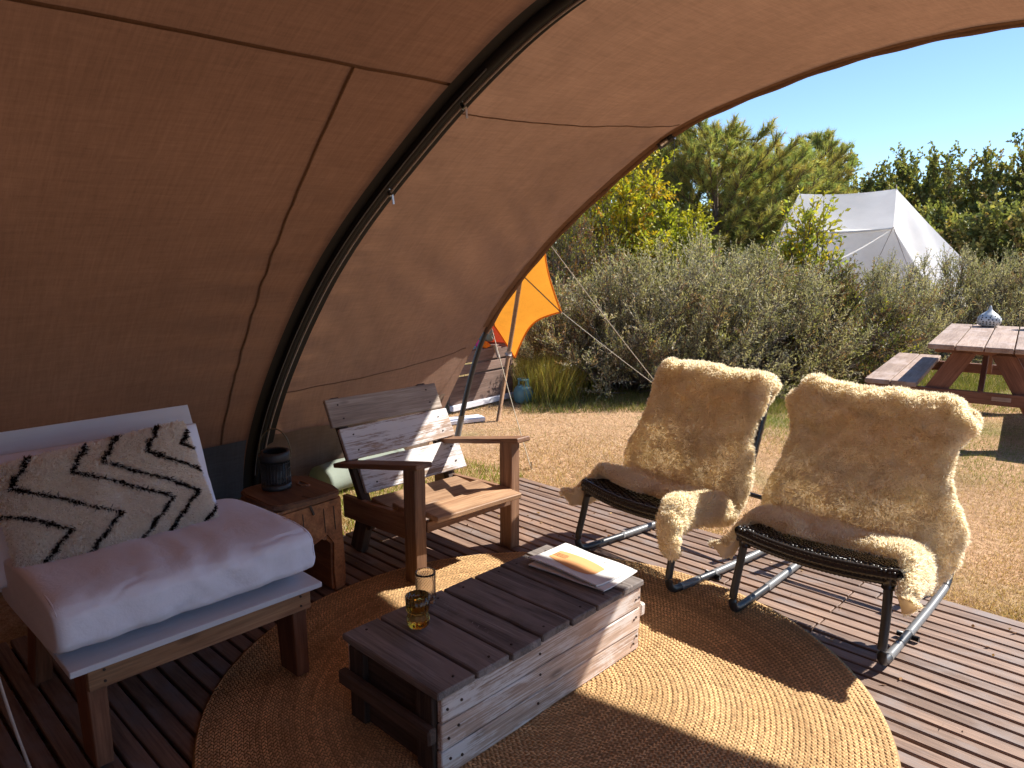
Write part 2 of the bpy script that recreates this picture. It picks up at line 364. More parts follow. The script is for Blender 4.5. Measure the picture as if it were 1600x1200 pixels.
# ------------------------------------------------------------------ jute rug: rows of braid stitches
def rug():
    c = np.array([-1.56, 1.764]); Rr = 1.125; pitch = .0172
    rows = np.arange(.03, Rr, pitch); Vs, Cs, Fs = [], [], []; nb = 0
    for i, r in enumerate(rows):
        n = max(6, int(2*np.pi*r/.0165)); th = (np.arange(n) + .37*i)*2*np.pi/n
        base = rng.uniform(.76, 1.1)
        tint = np.array([.74, .47, .235])*base
        wob = 1 + .0022*np.sin(th*5 + 1.3) + .0018*np.sin(th*11 + i*.02)
        for side in (-1, 1):                          # two slanted strands make one chevron
            L, W, H = .0175, .0058, .0062
            loc = np.array([[-L*.62, 0, 0], [-.1*L, -W*.62, .6*H], [-.1*L, W*.62, .6*H], [0, 0, H], [L*.62, 0, .1*H], [.15*L, -W*.6, .45*H], [.15*L, W*.6, .45*H]])
            ang = side*.50
            ca, sa = math.cos(ang), math.sin(ang)
            t = loc[:, 0]*ca - loc[:, 1]*sa; q = loc[:, 0]*sa + loc[:, 1]*ca + side*pitch*.195
            rr = (r*wob)[:, None] + q[None] + rng.normal(0, .0006, (n, 1))
            aa = th[:, None] + (t[None] + .004*side)/r
            z = .006 + loc[None, :, 2]*1.0 + rng.normal(0, .0005, (n, 1))
            P = np.stack([c[0] + rr*np.cos(aa), c[1] + rr*np.sin(aa), np.broadcast_to(z, rr.shape)], -1)
            col = tint[None]*rng.uniform(.78, 1.18, (n, 1))*np.where(rng.random((n, 1)) < .05, .7, 1)
            col = col*np.array([1, 1, 1]) + rng.normal(0, .012, (n, 1))*np.array([1, .6, .2])
            Vs.append(P.reshape(-1, 3)); Cs.append(np.repeat(col, 7, 0))
            f = np.array([[0, 1, 3], [0, 3, 2], [1, 5, 3], [2, 3, 6], [5, 4, 3], [6, 3, 4]])
            Fs.append((f[None] + nb + np.arange(n)[:, None, None]*7).reshape(-1, 3)); nb += n*7
    th = np.linspace(0, 2*np.pi, 180, endpoint=False)
    k0 = nb; disc = []
    for rr, z in ((Rr*.999, .001), (Rr*1.001, .007), (Rr*.5, .0072), (.001, .0072)):
        disc.append(np.stack([c[0] + rr*(1 + .0022*np.sin(th*5 + 1.3))*np.cos(th), c[1] + rr*(1 + .0022*np.sin(th*5 + 1.3))*np.sin(th), np.full_like(th, z)], -1))
    Vs.append(np.concatenate(disc)); Cs.append(np.tile([[.36, .25, .13]], (180*4, 1)))
    idx = k0 + np.arange(720).reshape(4, 180); idx = np.hstack([idx, idx[:, :1]])
    Q = np.stack([idx[:-1, :-1], idx[:-1, 1:], idx[1:, 1:], idx[1:, :-1]], -1).reshape(-1, 4)
    Vv = np.concatenate(Vs) - [c[0], c[1], 0]
    me = npmesh('jute_rug', Vv, [np.concatenate(Fs), Q], np.clip(np.concatenate(Cs), 0, 1), True)
    b = MatB('jute'); a = b.n('Attribute', attribute_name='col')
    lg = b.noise(b.coords((2.2, 2.2, 2.2), False), 1, 5)
    col = b.mix(1.0, a.outputs['Color'], b.ramp(lg, [(.3, (.82, .76, .68)), (.65, (1.08, 1.06, 1.02))]), 'MULTIPLY')
    fb = b.noise(b.coords((400, 400, 400), False), 1, 2); b.bump(fb, .4, .001)
    o = add('jute_rug', me, b.fin(col, .9, .15)); o.location = (c[0], c[1], .0015)
    tag(o, 'large round braided jute rug lying on the wooden deck', 'rug')
rug()

# ------------------------------------------------------------------ the canvas tent that is open to the garden
A1 = [(-4.29, -.03), (-4.25, .2), (-4.123, .467), (-3.917, .768), (-3.66, 1.08), (-3.384, 1.37), (-3.1, 1.61), (-2.811, 1.814), (-2.365, 2.099), (-2.038, 2.27), (-1.849, 2.351), (-1.45, 2.46), (-1.05, 2.50)]
A2 = [(-4.281, -.03), (-4.231, .452), (-4.144, .86), (-3.901, 1.214), (-3.53, 1.614), (-3.084, 1.97), (-2.681, 2.246), (-2.4, 2.345), (-2.144, 2.409), (-1.714, 2.51), (-1.245, 2.558), (-1.05, 2.562)]
MX = -1.05; NA = 161
def full(A):
    A = np.array(A); B = A[::-1][1:].copy(); B[:, 0] = 2*MX - B[:, 0]; return smooth_path(np.vstack([A, B]), NA)
a1, a2 = full(A1), full(A2); LEAN = math.tan(R(11.5))
def arch2_y(z): return 3.8 + np.maximum(z, 0)*LEAN
tent = thing('bell_canvas_tent', 'brown canvas tent with black hoops arching over the deck', 'tent', (-4.29, 2.08, GZ))
TO = np.array([-4.29, 2.08, GZ])
sarc = np.r_[0, np.cumsum(np.linalg.norm(np.diff(a1, axis=0), axis=1))]
def sheet(name, prof0, y0f, prof1, y1f, nv, sag, foldf, mat, i0=0, i1=NA):
    """canvas between two hoops; inward normal points to the hoop centre"""
    t = np.linspace(0, 1, nv)
    P0 = np.stack([prof0[:, 0], y0f(prof0[:, 1]), prof0[:, 1]], -1); P1 = np.stack([prof1[:, 0], y1f(prof1[:, 1]), prof1[:, 1]], -1)
    P = P0[:, None]*(1 - t)[None, :, None] + P1[:, None]*t[None, :, None]
    tg = np.gradient(prof0, axis=0); tg /= np.linalg.norm(tg, axis=1)[:, None]
    nrm = np.stack([tg[:, 1], 0*tg[:, 0], -tg[:, 0]], -1)
    d = sag*np.sin(np.pi*t)[None] + foldf(sarc[:, None], t[None], P)
    d = d*np.minimum(1, np.minimum(t, 1 - t)*9)[None] + 0
    P = P + nrm[:, None]*d[..., None]
    return P[i0:i1]
sh = np.full_like
def folds_front(s, t, P):
    ph = 1.25*s + .85*t*1.9
    env = np.exp(-((s - 1.75)/.55)**2)*np.exp(-((t - .55)/.33)**2)
    env2 = np.exp(-((s - 3.0)/.7)**2)*np.exp(-((t - .75)/.3)**2)
    low = np.exp(-(s/.42)**2)
    return (.006*np.sin(ph*13 + 2.6*np.sin(s*2.3 + t*3) + 1.4*np.sin(ph*5.1))*env + .005*np.sin((1.6*s - .6*t)*13 + 2*np.sin(t*5))*env2
            + .035*np.sin(t*19 + 1.2*np.sin(t*7))*low*(.4 + .6*np.sin(t*3.1)**2) + .0035*fbm(P, .9, 3, 5) + .013*np.sin(s*29 + 2*np.sin(s*7))*np.exp(-((t - .07)/.05)**2) + .010*np.sin(s*24 + 2*np.sin(s*5))*np.exp(-((t - .92)/.05)**2) + .0022*fbm(P, 5, 2, 6))
def folds_back(s, t, P):
    near = np.exp(-((t - .93)/.08)**2)*np.exp(-((s - 1.55)/.55)**2)
    return .008*fbm(P, .6, 3, 8) + .013*np.sin(s*27 + 3*np.sin(t*6))*near + .012*np.sin(s*31 + 2*np.sin(s*6))*np.exp(-((t - .955)/.035)**2)*(.4 + .6*np.sin(s*2.1)**2) + .002*fbm(P, 4, 2, 9)
Pf = sheet('front', a1, lambda z: 2.08 + 0*z, a2, lambda z: arch2_y(z) - .30*np.clip(1 - z/.95, 0, 1), 70, .045, folds_front, None)
KOPEN = NA - 48                            # the far side of the mouth is rolled up
add('front_canvas', gridmesh('front_canvas', (Pf - TO)[:KOPEN]), M['canvas'], tent)
Pb = sheet('back', a1, lambda z: -1.95 + 0*z, a1, lambda z: 2.08 + 0*z, 90, .02, folds_back, None)
add('roof_canvas', gridmesh('roof_canvas', (Pb - TO)[:KOPEN]), M['canvas_back'], tent)
add('roof_canvas', gridmesh('roof_canvas', (Pb - TO)[KOPEN - 1:, :26]), M['canvas_back'], tent)
# rear wall closes the room behind the photographer
rw = np.stack([np.stack([a1[:, 0], np.full(NA, -1.95), a1[:, 1]], -1), np.stack([a1[:, 0], np.full(NA, -1.95), np.full(NA, -.03)], -1)], 1)
add('rear_wall', gridmesh('rear_wall', rw - TO), M['canvas_back'], tent)
inn = lambda P, d: P + d          # small inward offsets keep trims off the cloth
def along(prof, yv, lo, hi, din=.01):
    tg = np.gradient(prof, axis=0); tg /= np.linalg.norm(tg, axis=1)[:, None]
    Q = np.stack([prof[:, 0] + tg[:, 1]*din, yv(prof[:, 1]) if callable(yv) else np.full(len(prof), yv), prof[:, 1] - tg[:, 0]*din], -1)
    return Q[lo:hi]
# main hoop: black sleeve with the zip in the middle
hoop = along(a1, 2.08, 0, NA, .024)
hp = add('hoop_sleeve', tubemesh('hoop_sleeve', hoop - TO, .024, 10), M['black_cloth'], tent)
def band(prof, yc, w, din, lo=0, hi=NA):
    l = along(prof, (lambda z: yc(z) - w/2) if callable(yc) else yc - w/2, lo, hi, din); r = along(prof, (lambda z: yc(z) + w/2) if callable(yc) else yc + w/2, lo, hi, din)
    return np.stack([l, r], 1)
add('zip_strip', gridmesh('zip_strip', band(a1, 2.135, .07, .026) - TO), M['black_cloth'], tent)
add('zip_strip', gridmesh('zip_strip', band(a1, 2.03, .06, .02) - TO), M['black_cloth'], tent)
zr = along(a1, 2.112, 3, NA, .046)
add('zip_teeth', tubemesh('zip_teeth', zr - TO, .0058, 6), M['zip'], tent)
zr2 = along(a1, 2.062, 3, 60, .046)
add('zip_cord', tubemesh('zip_cord', zr2 - TO, .003, 5), M['grey_tube'], tent)
for fr in (.255, .325):
    k = int(fr*NA); q = zr[k] - TO
    zp = beam('zip_pull', tent, q + [.012, .004, -.004], q + [.016, .008, -.05], .012, .004, M['metal'], up=(1, 0, .2), bev=.001)
    tb = tube('zip_slider', tent, [q + [-.012, 0, .014], q + [.010, 0, -.012]], .010, M['metal'])
# front hoop: bare pole at the foot, then in the hem of the cloth
fy = lambda z: arch2_y(z)
k1 = int(np.argmax(a2[:, 1] > .88))
foot = along(a2, fy, 0, k1 + 2, 0.0)
add('front_pole', tubemesh('front_pole', foot - TO, .021, 12), M['black_tube'], tent)
add('pole_foot', tubemesh('pole_foot', foot[:5] - TO, .025, 12), M['grey_tube'], tent)
hem = along(a2, fy, k1 - 1, NA, .004)
add('front_hem', tubemesh('front_hem', hem - TO, .026 + .003*np.sin(np.arange(len(hem))*1.1), 8), M['canvas_dark'], tent)
bandf = band(a2, lambda z: arch2_y(z) - .04, .075, .014, k1)
add('hem_band', gridmesh('hem_band', bandf - TO), M['canvas_dark'], tent)
kc = int(np.argmin(np.abs(a2[:80, 0] + 2.735)))
cl = along(a2, fy, kc - 1, kc + 2, .012)
add('hoop_joint', tubemesh('hoop_joint', cl - TO, .034, 12), M['black_tube'], tent)
add('hoop_joint_window', tubemesh('hoop_joint_window', cl[:2]*.7 + cl[1:]*.3 - TO + [.02, -.03, -.012], .014, 8), M['metal'], tent)
add('tie_cord', tubemesh('tie_cord', np.array([cl[2], cl[2] + [.01, 0, -.05], cl[2] + [.005, .01, -.17]]) - TO, .003, 5), M['black_cloth'], tent)
# seams, sewn strips standing just proud of the cloth
def seam_on(P, pts, w=.0045, name='seam', mat='canvas_dark'):
    add(name, tubemesh(name, np.array(pts) - TO, w, 6), M[mat], tent)
tg = np.gradient(a1, axis=0); tg /= np.linalg.norm(tg, axis=1)[:, None]; N1 = np.stack([tg[:, 1], 0*tg[:, 0], -tg[:, 0]], -1)
def back_at(i, t): return Pb[i, int(round(t*89))] + N1[i]*.004
i_top = int(np.argmin(np.abs(a1[:80, 0] + 2.30)))
seam_on(Pb, [back_at(i_top, t) for t in np.linspace(.05, .985, 60)])
i_sh = [(i, 1.845 - .27*(i/i_top)**2) for i in range(2, i_top + 1)]
tt = [(yv + 1.95)/(4.03) for _, yv in i_sh]
def back_lerp(i, t):
    x = t*89; j = int(x); f = x - j; return Pb[i, j]*(1 - f) + Pb[i, min(j + 1, 89)]*f + N1[i]*.004
seam_on(Pb, [back_lerp(i, t) for (i, _), t in zip(i_sh, tt)])
def ribbon(rows, hw=.008):
    C = np.array([q for q, _ in rows]); Nq = np.array([n_ for _, n_ in rows]); Tq = np.gradient(C, axis=0); S_ = np.cross(Tq, Nq); S_ /= np.linalg.norm(S_, axis=1)[:, None] + 1e-9
    add('seam_tape', gridmesh('seam_tape', np.stack([C + S_*hw + Nq*.001, C + Nq*.004, C - S_*hw + Nq*.001], 1) - TO), M['seam_soft'], tent)
ribbon([(back_at(i_top, t), N1[i_top]) for t in np.linspace(.05, .985, 60)])
ribbon([(back_lerp(i, t), N1[i]) for (i, _), t in zip(i_sh, tt)])
i_f = int(np.argmin(np.abs(a1[:80, 0] + 2.42)))
seam_on(Pf, [Pf[i_f, j] + N1[i_f]*.002 for j in range(3, 66)], .003, 'seam', 'seam_soft')
i66 = int(np.argmin(np.abs(a1[:80, 1] - .66)))
seam_on(Pf, [Pf[i66, j] + N1[i66]*.002 for j in range(3, 66)], .003, 'seam', 'seam_soft')
# mud flaps along the bottom
i37 = int(np.argmin(np.abs(a1[:80, 1] - .37)))
fl = Pf[:i37 + 1, 2:66].copy(); fl = fl + N1[:i37 + 1, None]*.018
tpar = np.linspace(0, 1, fl.shape[1]); dn = np.linspace(1, 0, i37 + 1)
fl[..., 0] += (.07*np.abs(np.sin(tpar*8.5 + .4))[None]*dn[:, None] + .02*dn[:, None])
add('mud_flap', gridmesh('mud_flap', fl - TO), M['flap_tan'], tent)
flb = Pb[:i37 + 1, 20:88].copy() + N1[:i37 + 1, None]*.02
flb[..., 0] += .03*np.abs(np.sin(np.linspace(0, 30, 68)))[None]*dn[:, None]
add('mud_flap', gridmesh('mud_flap', flb - TO), M['flap'], tent)
# guy ropes of this tent
def rope(name, P, label, cat='rope', r=.0032, mat='rope', group=None, sag=.02):
    P = np.array(P, float); t = np.linspace(0, 1, 24)[:, None]; Q = P[0]*(1 - t) + P[-1]*t; Q[:, 2] -= sag*np.sin(np.pi*t[:, 0])
    o = thing(name, label, cat, tuple(P[-1]), 0, group)
    add('cord', tubemesh('cord', Q - P[-1], r, 6), M[mat], o)
    st = np.array([[0, 0, .05], [.01, 0, -.06]]) + [0, 0, 0]
    add('peg', tubemesh('peg', st, .006, 6), M['metal'], o)
    return o, P
kg = int(np.argmin(np.abs(a2[:80, 0] + 3.60)))
pg = along(a2, fy, kg, kg + 1, -.01)[0]
rope('guy_rope', [pg, (-2.62, 4.95, GZ)], 'pale guy rope running down from the tent hem to behind the left sheepskin chair')
pg2 = along(a2, fy, k1, k1 + 1, -.01)[0]
o_, _ = rope('guy_rope', [pg2 + [.02, .02, -.03], (-3.437, 3.764, GZ)], 'thin guy rope pegged in the dry grass beside the front tent pole')
add('buckle', tubemesh('buckle', np.array([pg2 + [.06, .01, -.16], pg2 + [.11, .006, -.25]]) - [-3.437, 3.764, GZ], .012, 6), M['zip'], o_)
wl = thing('hanging_rope', 'white cord hanging in the dark lower left corner', 'cord', (-1.75, .27, 0))
add('cord', tubemesh('cord', smooth_path([(0, -.03, 1.45), (0, -.014, .708), (0, -.003, .601), (0, .013, .481), (0, .028, .395), (.01, .06, .2), (.02, .1, .012), (.2, .16, .008)], 60), .0035, 6), M['zip'], wl)

# ------------------------------------------------------------------ wooden armchair by the tent wall
def armchair():
    o = (-2.75, 2.28, 0); t = thing('wooden_armchair', 'rustic wooden armchair with whitewashed plank back beside the log table', 'armchair', o)
    W = lambda *p: p
    def rec(z): return -3.155 + (.76 - z)*.52           # reclined line of the back
    sl = [(.632, .762, 1.925, 2.635, 'slat_tan'), (.476, .621, 1.955, 2.655, 'slat_white'), (.318, .463, 2.0, 2.665, 'slat_white')]
    n = Vector((.46, 0, .24)).normalized()
    for z0, z1, ya, yb, m in sl:
        zc = (z0 + z1)/2; w = (z1 - z0)*1.127
        x = rec(zc)
        beam('back_slat', t, (x, ya, zc), (x, yb, zc + random.uniform(-.006, .006)), w, .022, M[m], up=(1, 0, .52), bev=.003, wob=.0015, off=o)
    for yy in (2.0, 2.56):
        beam('rear_post', t, (rec(.76) - .036, yy, .755), (rec(.15) - .036, yy, .15), .05, .04, M['crate_dark'], up=(1, 0, .5), off=o)
        beam('rear_leg', t, (-3.02, yy + .01, 0), (-2.93, yy + .01, .26), .09, .045, M['crate_dark'], up=(0, 1, 0), off=o)
        beam('side_rail', t, (-3.08, yy + (.02 if yy > 2.3 else -.02), .225), (-2.5, yy + (.02 if yy > 2.3 else -.02), .25), .03, .115, M['chair_brown'], up=(0, 0, 1), off=o)
    for yy in (1.965, 2.575):
        lg = beam('front_leg', t, (-2.50, yy, 0), (-2.50, yy, .553), .085, .062, M['chair_brown'], up=(0, 1, 0), bev=.004, wob=.0015, off=o)
        beam('armrest', t, (-3.06, yy + (.03 if yy > 2.2 else -.015), .452), (-2.415, yy + (.015 if yy > 2.2 else -.01), .573), .092, .024, M['chair_brown'], up=(0, 0, 1), bev=.004, wob=.0015, off=o)
    xs = [(-2.385, -2.545, .322, .312), (-2.552, -2.705, .311, .296), (-2.712, -2.875, .295, .28)]
    for x0, x1, za, zb in xs:
        xc = (x0 + x1)/2; zc = (za + zb)/2
        beam('seat_plank', t, (xc, 1.99 if x0 < -2.4 else 2.002, zc + .006), (xc, 2.545, zc - .008 + random.uniform(-.003, .003)), abs(x1 - x0), .026, M['chair_seat'], up=((zb - za)/(x0 - x1)*-1, 0, 1), bev=.004, wob=.001, off=o)
    beam('front_rail', t, (-2.47, 2.0, .268), (-2.47, 2.54, .262), .03, .05, M['chair_brown'], up=(0, 0, 1), off=o)
    beam('rear_rail', t, (-2.93, 2.03, .24), (-2.93, 2.53, .24), .03, .06, M['crate_dark'], up=(0, 0, 1), off=o)
    # nail heads in the slats
    nm = bpy.data.meshes.new('nail'); bm = bmesh.new(); bmesh.ops.create_cone(bm, cap_ends=True, segments=8, radius1=.0042, radius2=.0042, depth=.004); bm.to_mesh(nm); bm.free(); nm.materials.append(M['nail'])
    q = Vector((1, 0, .52)).normalized()
    for z0, z1, ya, yb, m in sl:
        for yy in (ya + .07, yb - .07):
            for f in (.25, .75):
                zc = z0 + (z1 - z0)*f
                nn = add('nail', nm, None, t); nn.location = Vector((rec(zc), yy + random.uniform(-.01, .01), zc)) + q*.0125 - Vector(o)
                nn.rotation_euler = q.to_track_quat('Z', 'Y').to_euler()
    return nm
NAIL = armchair()

# ------------------------------------------------------------------ white plank lounge seat with cushions
def lounge_seat():
    o = (-2.5, .87, 0); t = thing('plank_lounge_chair', 'low white plank lounge chair on orange pine legs in the dark corner', 'lounge chair', o)
    for x0, x1 in ((-2.142, -2.285), (-2.290, -2.43), (-2.435, -2.575), (-2.58, -2.72)):
        beam('seat_board', t, ((x0 + x1)/2, .482, .352), ((x0 + x1)/2, 1.268, .352), abs(x1 - x0), .019, M['white_board'], bev=.002, off=o)
    beam('front_apron', t, (-2.185, .532, .303), (-2.185, 1.238, .303), .075, .024, M['pine'], up=(1, 0, 0), bev=.002, off=o)
    for yy in (.558, 1.205):
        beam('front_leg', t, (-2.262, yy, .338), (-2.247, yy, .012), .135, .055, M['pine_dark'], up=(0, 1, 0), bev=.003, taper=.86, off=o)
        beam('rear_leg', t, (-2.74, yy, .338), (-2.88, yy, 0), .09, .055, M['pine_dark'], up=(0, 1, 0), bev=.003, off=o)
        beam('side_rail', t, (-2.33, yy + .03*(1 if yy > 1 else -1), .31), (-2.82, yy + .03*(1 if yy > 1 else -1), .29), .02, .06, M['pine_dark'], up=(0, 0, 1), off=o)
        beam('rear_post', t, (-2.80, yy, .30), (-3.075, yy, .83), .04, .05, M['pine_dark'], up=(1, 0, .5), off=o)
    for z0, z1 in ((.705, .865), (.545, .70), (.385, .54)):
        zc = (z0 + z1)/2; x = -3.045 + (.865 - zc)*.52
        beam('back_board', t, (x, .44, zc), (x, 1.215, zc), (z1 - z0)*1.125, .02, M['white_board'], up=(1, 0, .52), bev=.002, off=o)
    for yy in (.575, 1.2):
        for dz in (.285, .32):
            nn = add('nail', NAIL, None, t); nn.location = Vector((-2.1725, yy, dz)) - Vector(o); nn.rotation_euler = (0, R(90), 0)
lounge_seat()

def pillow(name, Lx, Ly, H, n=60, pw=3.2, seed=0, wr=.006, edge=.25):
    """closed puffy cushion in local xy, thickness along z; grid over a superellipse bulge"""
    u = np.linspace(-1, 1, n); U, W = np.meshgrid(u, u, indexing='ij')
    U2 = np.sign(U)*np.abs(U)**.85; W2 = np.sign(W)*np.abs(W)**.85
    bul = np.clip((1 - np.abs(U2)**pw)*(1 - np.abs(W2)**pw), 0, 1)**.42
    corner = 1 - .05*(np.abs(U2)*np.abs(W2))**2 + .03*np.abs(U2*W2)
    X = U2*Lx/2*(1 - .03*(1 - W2**2))*corner; Y = W2*Ly/2*(1 - .03*(1 - U2**2))*corner
    T = np.stack([X, Y, H/2*bul], -1); B = np.stack([X, Y, -H/2*bul*.8], -1)
    wv = fbm(T*[1.2, 1, 1], 4.5, 4, seed)*wr*np.minimum(1, bul*1.6); T[..., 2] += wv
    idx = np.arange(n*n).reshape(n, n); F = np.stack([idx[:-1, :-1], idx[1:, :-1], idx[1:, 1:], idx[:-1, 1:]], -1).reshape(-1, 4)
    Vv = np.concatenate([T.reshape(-1, 3), B.reshape(-1, 3)]); F = np.concatenate([F, F[:, ::-1] + n*n])
    return Vv, F, T
def weld(me, d=.0008):
    bm = bmesh.new(); bm.from_mesh(me); bmesh.ops.remove_doubles(bm, verts=bm.verts, dist=d); bm.to_mesh(me); bm.free(); return me
def seat_cushion():
    # thick futon: box with rounded edges, sagging lid, creases
    nx, ny = 64, 72; Lx, Ly, H = .70, .80, .175
    th = np.linspace(0, 2*np.pi, 96, endpoint=False)
    # cross-section (x,z) superellipse swept along y, pinched at both ends
    e = 4.2; ct, st = np.cos(th), np.sin(th)
    sx = np.sign(ct)*np.abs(ct)**(2/e)*Lx/2; sz = np.sign(st)*np.abs(st)**(2/e)*H/2
    yv = np.concatenate([[-1, -.998], np.linspace(-.99, .99, ny), [.998, 1]])
    endf = np.clip(1 - np.abs(yv)**22, 0, 1)**.35
    P = np.stack([sx[:, None]*(.90 + .10*endf)[None]*1.0, np.broadcast_to(yv*Ly/2, (96, len(yv))), sz[:, None]*(.80 + .20*endf)[None]], -1)
    P[:, :, 1] += .022*np.clip(1 - (sx[:, None]/Lx*2)**2, 0, 1)*np.clip(1 - (sz[:, None]/H*2)**2, 0, 1)*np.sign(yv)[None]*(np.abs(yv) > .97)
    top = P[..., 2] > .02
    P[..., 2] += np.where(top, .006*fbm(P, 2.4, 3, 3) + .010*np.cos(P[..., 0]*4)*np.cos(P[..., 1]*3), 0)
    fr = np.clip(P[..., 0]/(Lx/2), 0, 1)
    cre = np.sin(P[..., 1]*38 + 3*np.sin(P[..., 2]*30) + 2*np.sin(P[..., 1]*9))*np.exp(-((P[..., 1] - .1)/.2)**2)
    P[..., 0] += .012*fr*fbm(P, 6, 4, 4) + .003*fr*cre; P[..., 2] += .0022*cre*(P[..., 2] > 0)
    cr = np.exp(-(fbm(P*[1, .7, 1], 3.2, 3, 14)/.055)**2)*np.clip(fbm(P, 1.3, 2, 15) + .35, 0, 1)      # sharp little creases
    P[..., 2] -= .0055*cr*top; P[..., 0] -= .006*cr*fr
    # closing caps
    c0 = P[:, 0].mean(0); c1 = P[:, -1].mean(0)
    P = np.concatenate([np.broadcast_to(c0, (96, 1, 3)), P, np.broadcast_to(c1, (96, 1, 3))], 1)
    me = weld(gridmesh('seat_cushion', P, True, True), .0002)
    me.polygons.foreach_set('use_smooth', np.ones(len(me.polygons), bool))
    o = add('seat_cushion', me, M['linen']); o.location = (-2.50, .865, .452); o.rotation_euler = (0, R(-3), 0)
    tag(o, 'thick white cotton seat cushion lying on the white plank lounge chair', 'cushion')
    for s in (-1, 1):
        ring = np.stack([sx*.955, np.full(96, s*Ly/2*.972), sz*.95], -1); ring = np.vstack([ring, ring[:1]])
        add('piping', tubemesh('piping', ring, .0035, 6), M['linen'], o)
seat_cushion()
def back_pillow():
    Vv, F, T = pillow('p', .78, .44, .13, 60, 3, 5, .01)
    me = weld(npmesh('back_pillow', Vv, F, None, True)); o = add('back_pillow', me, M['linen'], None, True)
    x = Vector((0, 1, 0)); yv = Vector((-.42, 0, .9)).normalized(); z = x.cross(yv)
    Mx = Matrix((x, yv, z)).transposed().to_4x4(); Mx.translation = (-2.80, .80, .625); o.matrix_world = Mx
    tag(o, 'plain white back cushion half hidden behind the zigzag cushion', 'cushion')
back_pillow()

def tufts(P, Nn, T1, L, w, droop, spread, col, seed=0, seg=3, curl=.3):
    """curved wool/pile locks: P roots, Nn normals, T1 comb direction"""
    r = np.random.default_rng(seed); n = len(P)
    d = Nn + T1*droop + r.normal(0, spread, (n, 3)); d /= np.linalg.norm(d, axis=1)[:, None]
    d2 = d + T1*droop*.8 + r.normal(0, curl, (n, 3)) + np.array([0, 0, -.12]); d2 /= np.linalg.norm(d2, axis=1)[:, None]
    s = np.cross(d, r.normal(size=(n, 3))); s /= np.linalg.norm(s, axis=1)[:, None]
    L = np.broadcast_to(L, (n,))[:, None]*r.uniform(.65, 1.2, (n, 1)); w = np.broadcast_to(w, (n,))[:, None]
    a = P; b = P + d*L*.5; c = b + d2*L*.5
    Vv = np.stack([a - s*w*.5, a + s*w*.5, b - s*w*.5, b + s*w*.5, c], 1).reshape(-1, 3)
    k = np.arange(n)[:, None]*5
    Q = np.concatenate([k + [0, 1, 3], k + [0, 3, 2], k + [2, 3, 4]], 0)
    C = np.repeat(col[:, None], 5, 1).copy()
    return Vv, Q, C.reshape(-1, 3)

def zig_cushion():
    Lx, Ly, H = .63, .42, .14; Vv, F, T = pillow('z', Lx, Ly, H, 70, 2.6, 9, .006)
    zz_v = np.array([0, .36, .79, 1.0]); zz_x = np.array([-.02, .29, -.13, .0])
    def black(u, v):
        z = np.interp(v, zz_v, zz_x) + .006*np.sin(v*47 + u*20); out = np.zeros(u.shape, bool)
        for u0 in (-.33, -.02, .21, .48, .63, .85, 1.05): out |= np.abs(u - u0 - z) < .0125*(1 + .25*np.sin(v*61 + u0*30))
        return out & (u > -.01)
    n = 42000; r = np.random.default_rng(3); g = T.shape[0]
    iu, iv = r.uniform(0, g - 1.001, n), r.uniform(0, g - 1.001, n); i, j = iu.astype(int), iv.astype(int); fu, fv = (iu - i)[:, None], (iv - j)[:, None]
    Pn = np.cross(np.gradient(T, axis=0), np.gradient(T, axis=1)); Pn /= np.linalg.norm(Pn, axis=2)[..., None] + 1e-9
    def bl(A): return A[i, j]*(1-fu)*(1-fv) + A[i+1, j]*fu*(1-fv) + A[i, j+1]*(1-fu)*fv + A[i+1, j+1]*fu*fv
    P, Nn = bl(T), bl(Pn); u = P[:, 0]/Lx + .5; v = P[:, 1]/Ly + .5
    bk = black(u, v)
    col = np.where(bk[:, None], np.array([.022, .018, .02]), np.array([.985, .985, .99]))*r.uniform(.9, 1.0, (n, 1))
    L = np.where(bk, .019, .015)
    A, Q, C = tufts(P, Nn, np.tile([.1, -.6, 0], (n, 1)), L, .0040, .6, .35, col, 4)
    ub, vb = Vv[:, 0]/Lx + .5, Vv[:, 1]/Ly + .5
    cb = np.tile(np.array([.97, .97, .98]), (len(Vv), 1))
    body = weld(npmesh('zigzag_cushion', Vv, F, cb, True)); o = add('zigzag_cushion', body, M['wool'], None, True)
    add('pile', npmesh('pile', A, Q, C), M['wool'], o)
    x = Vector((.02, 1, .09)).normalized(); yv = Vector((-.46, -.04, .87)); yv = (yv - x*yv.dot(x)).normalized(); z = x.cross(yv)
    Mx = Matrix((x, yv, z)).transposed().to_4x4(); Mx.translation = (-2.645, .775, .66); o.matrix_world = Mx
    tag(o, 'shaggy white cushion with black zigzag lines leaning on the lounge chair back', 'cushion')
zig_cushion()

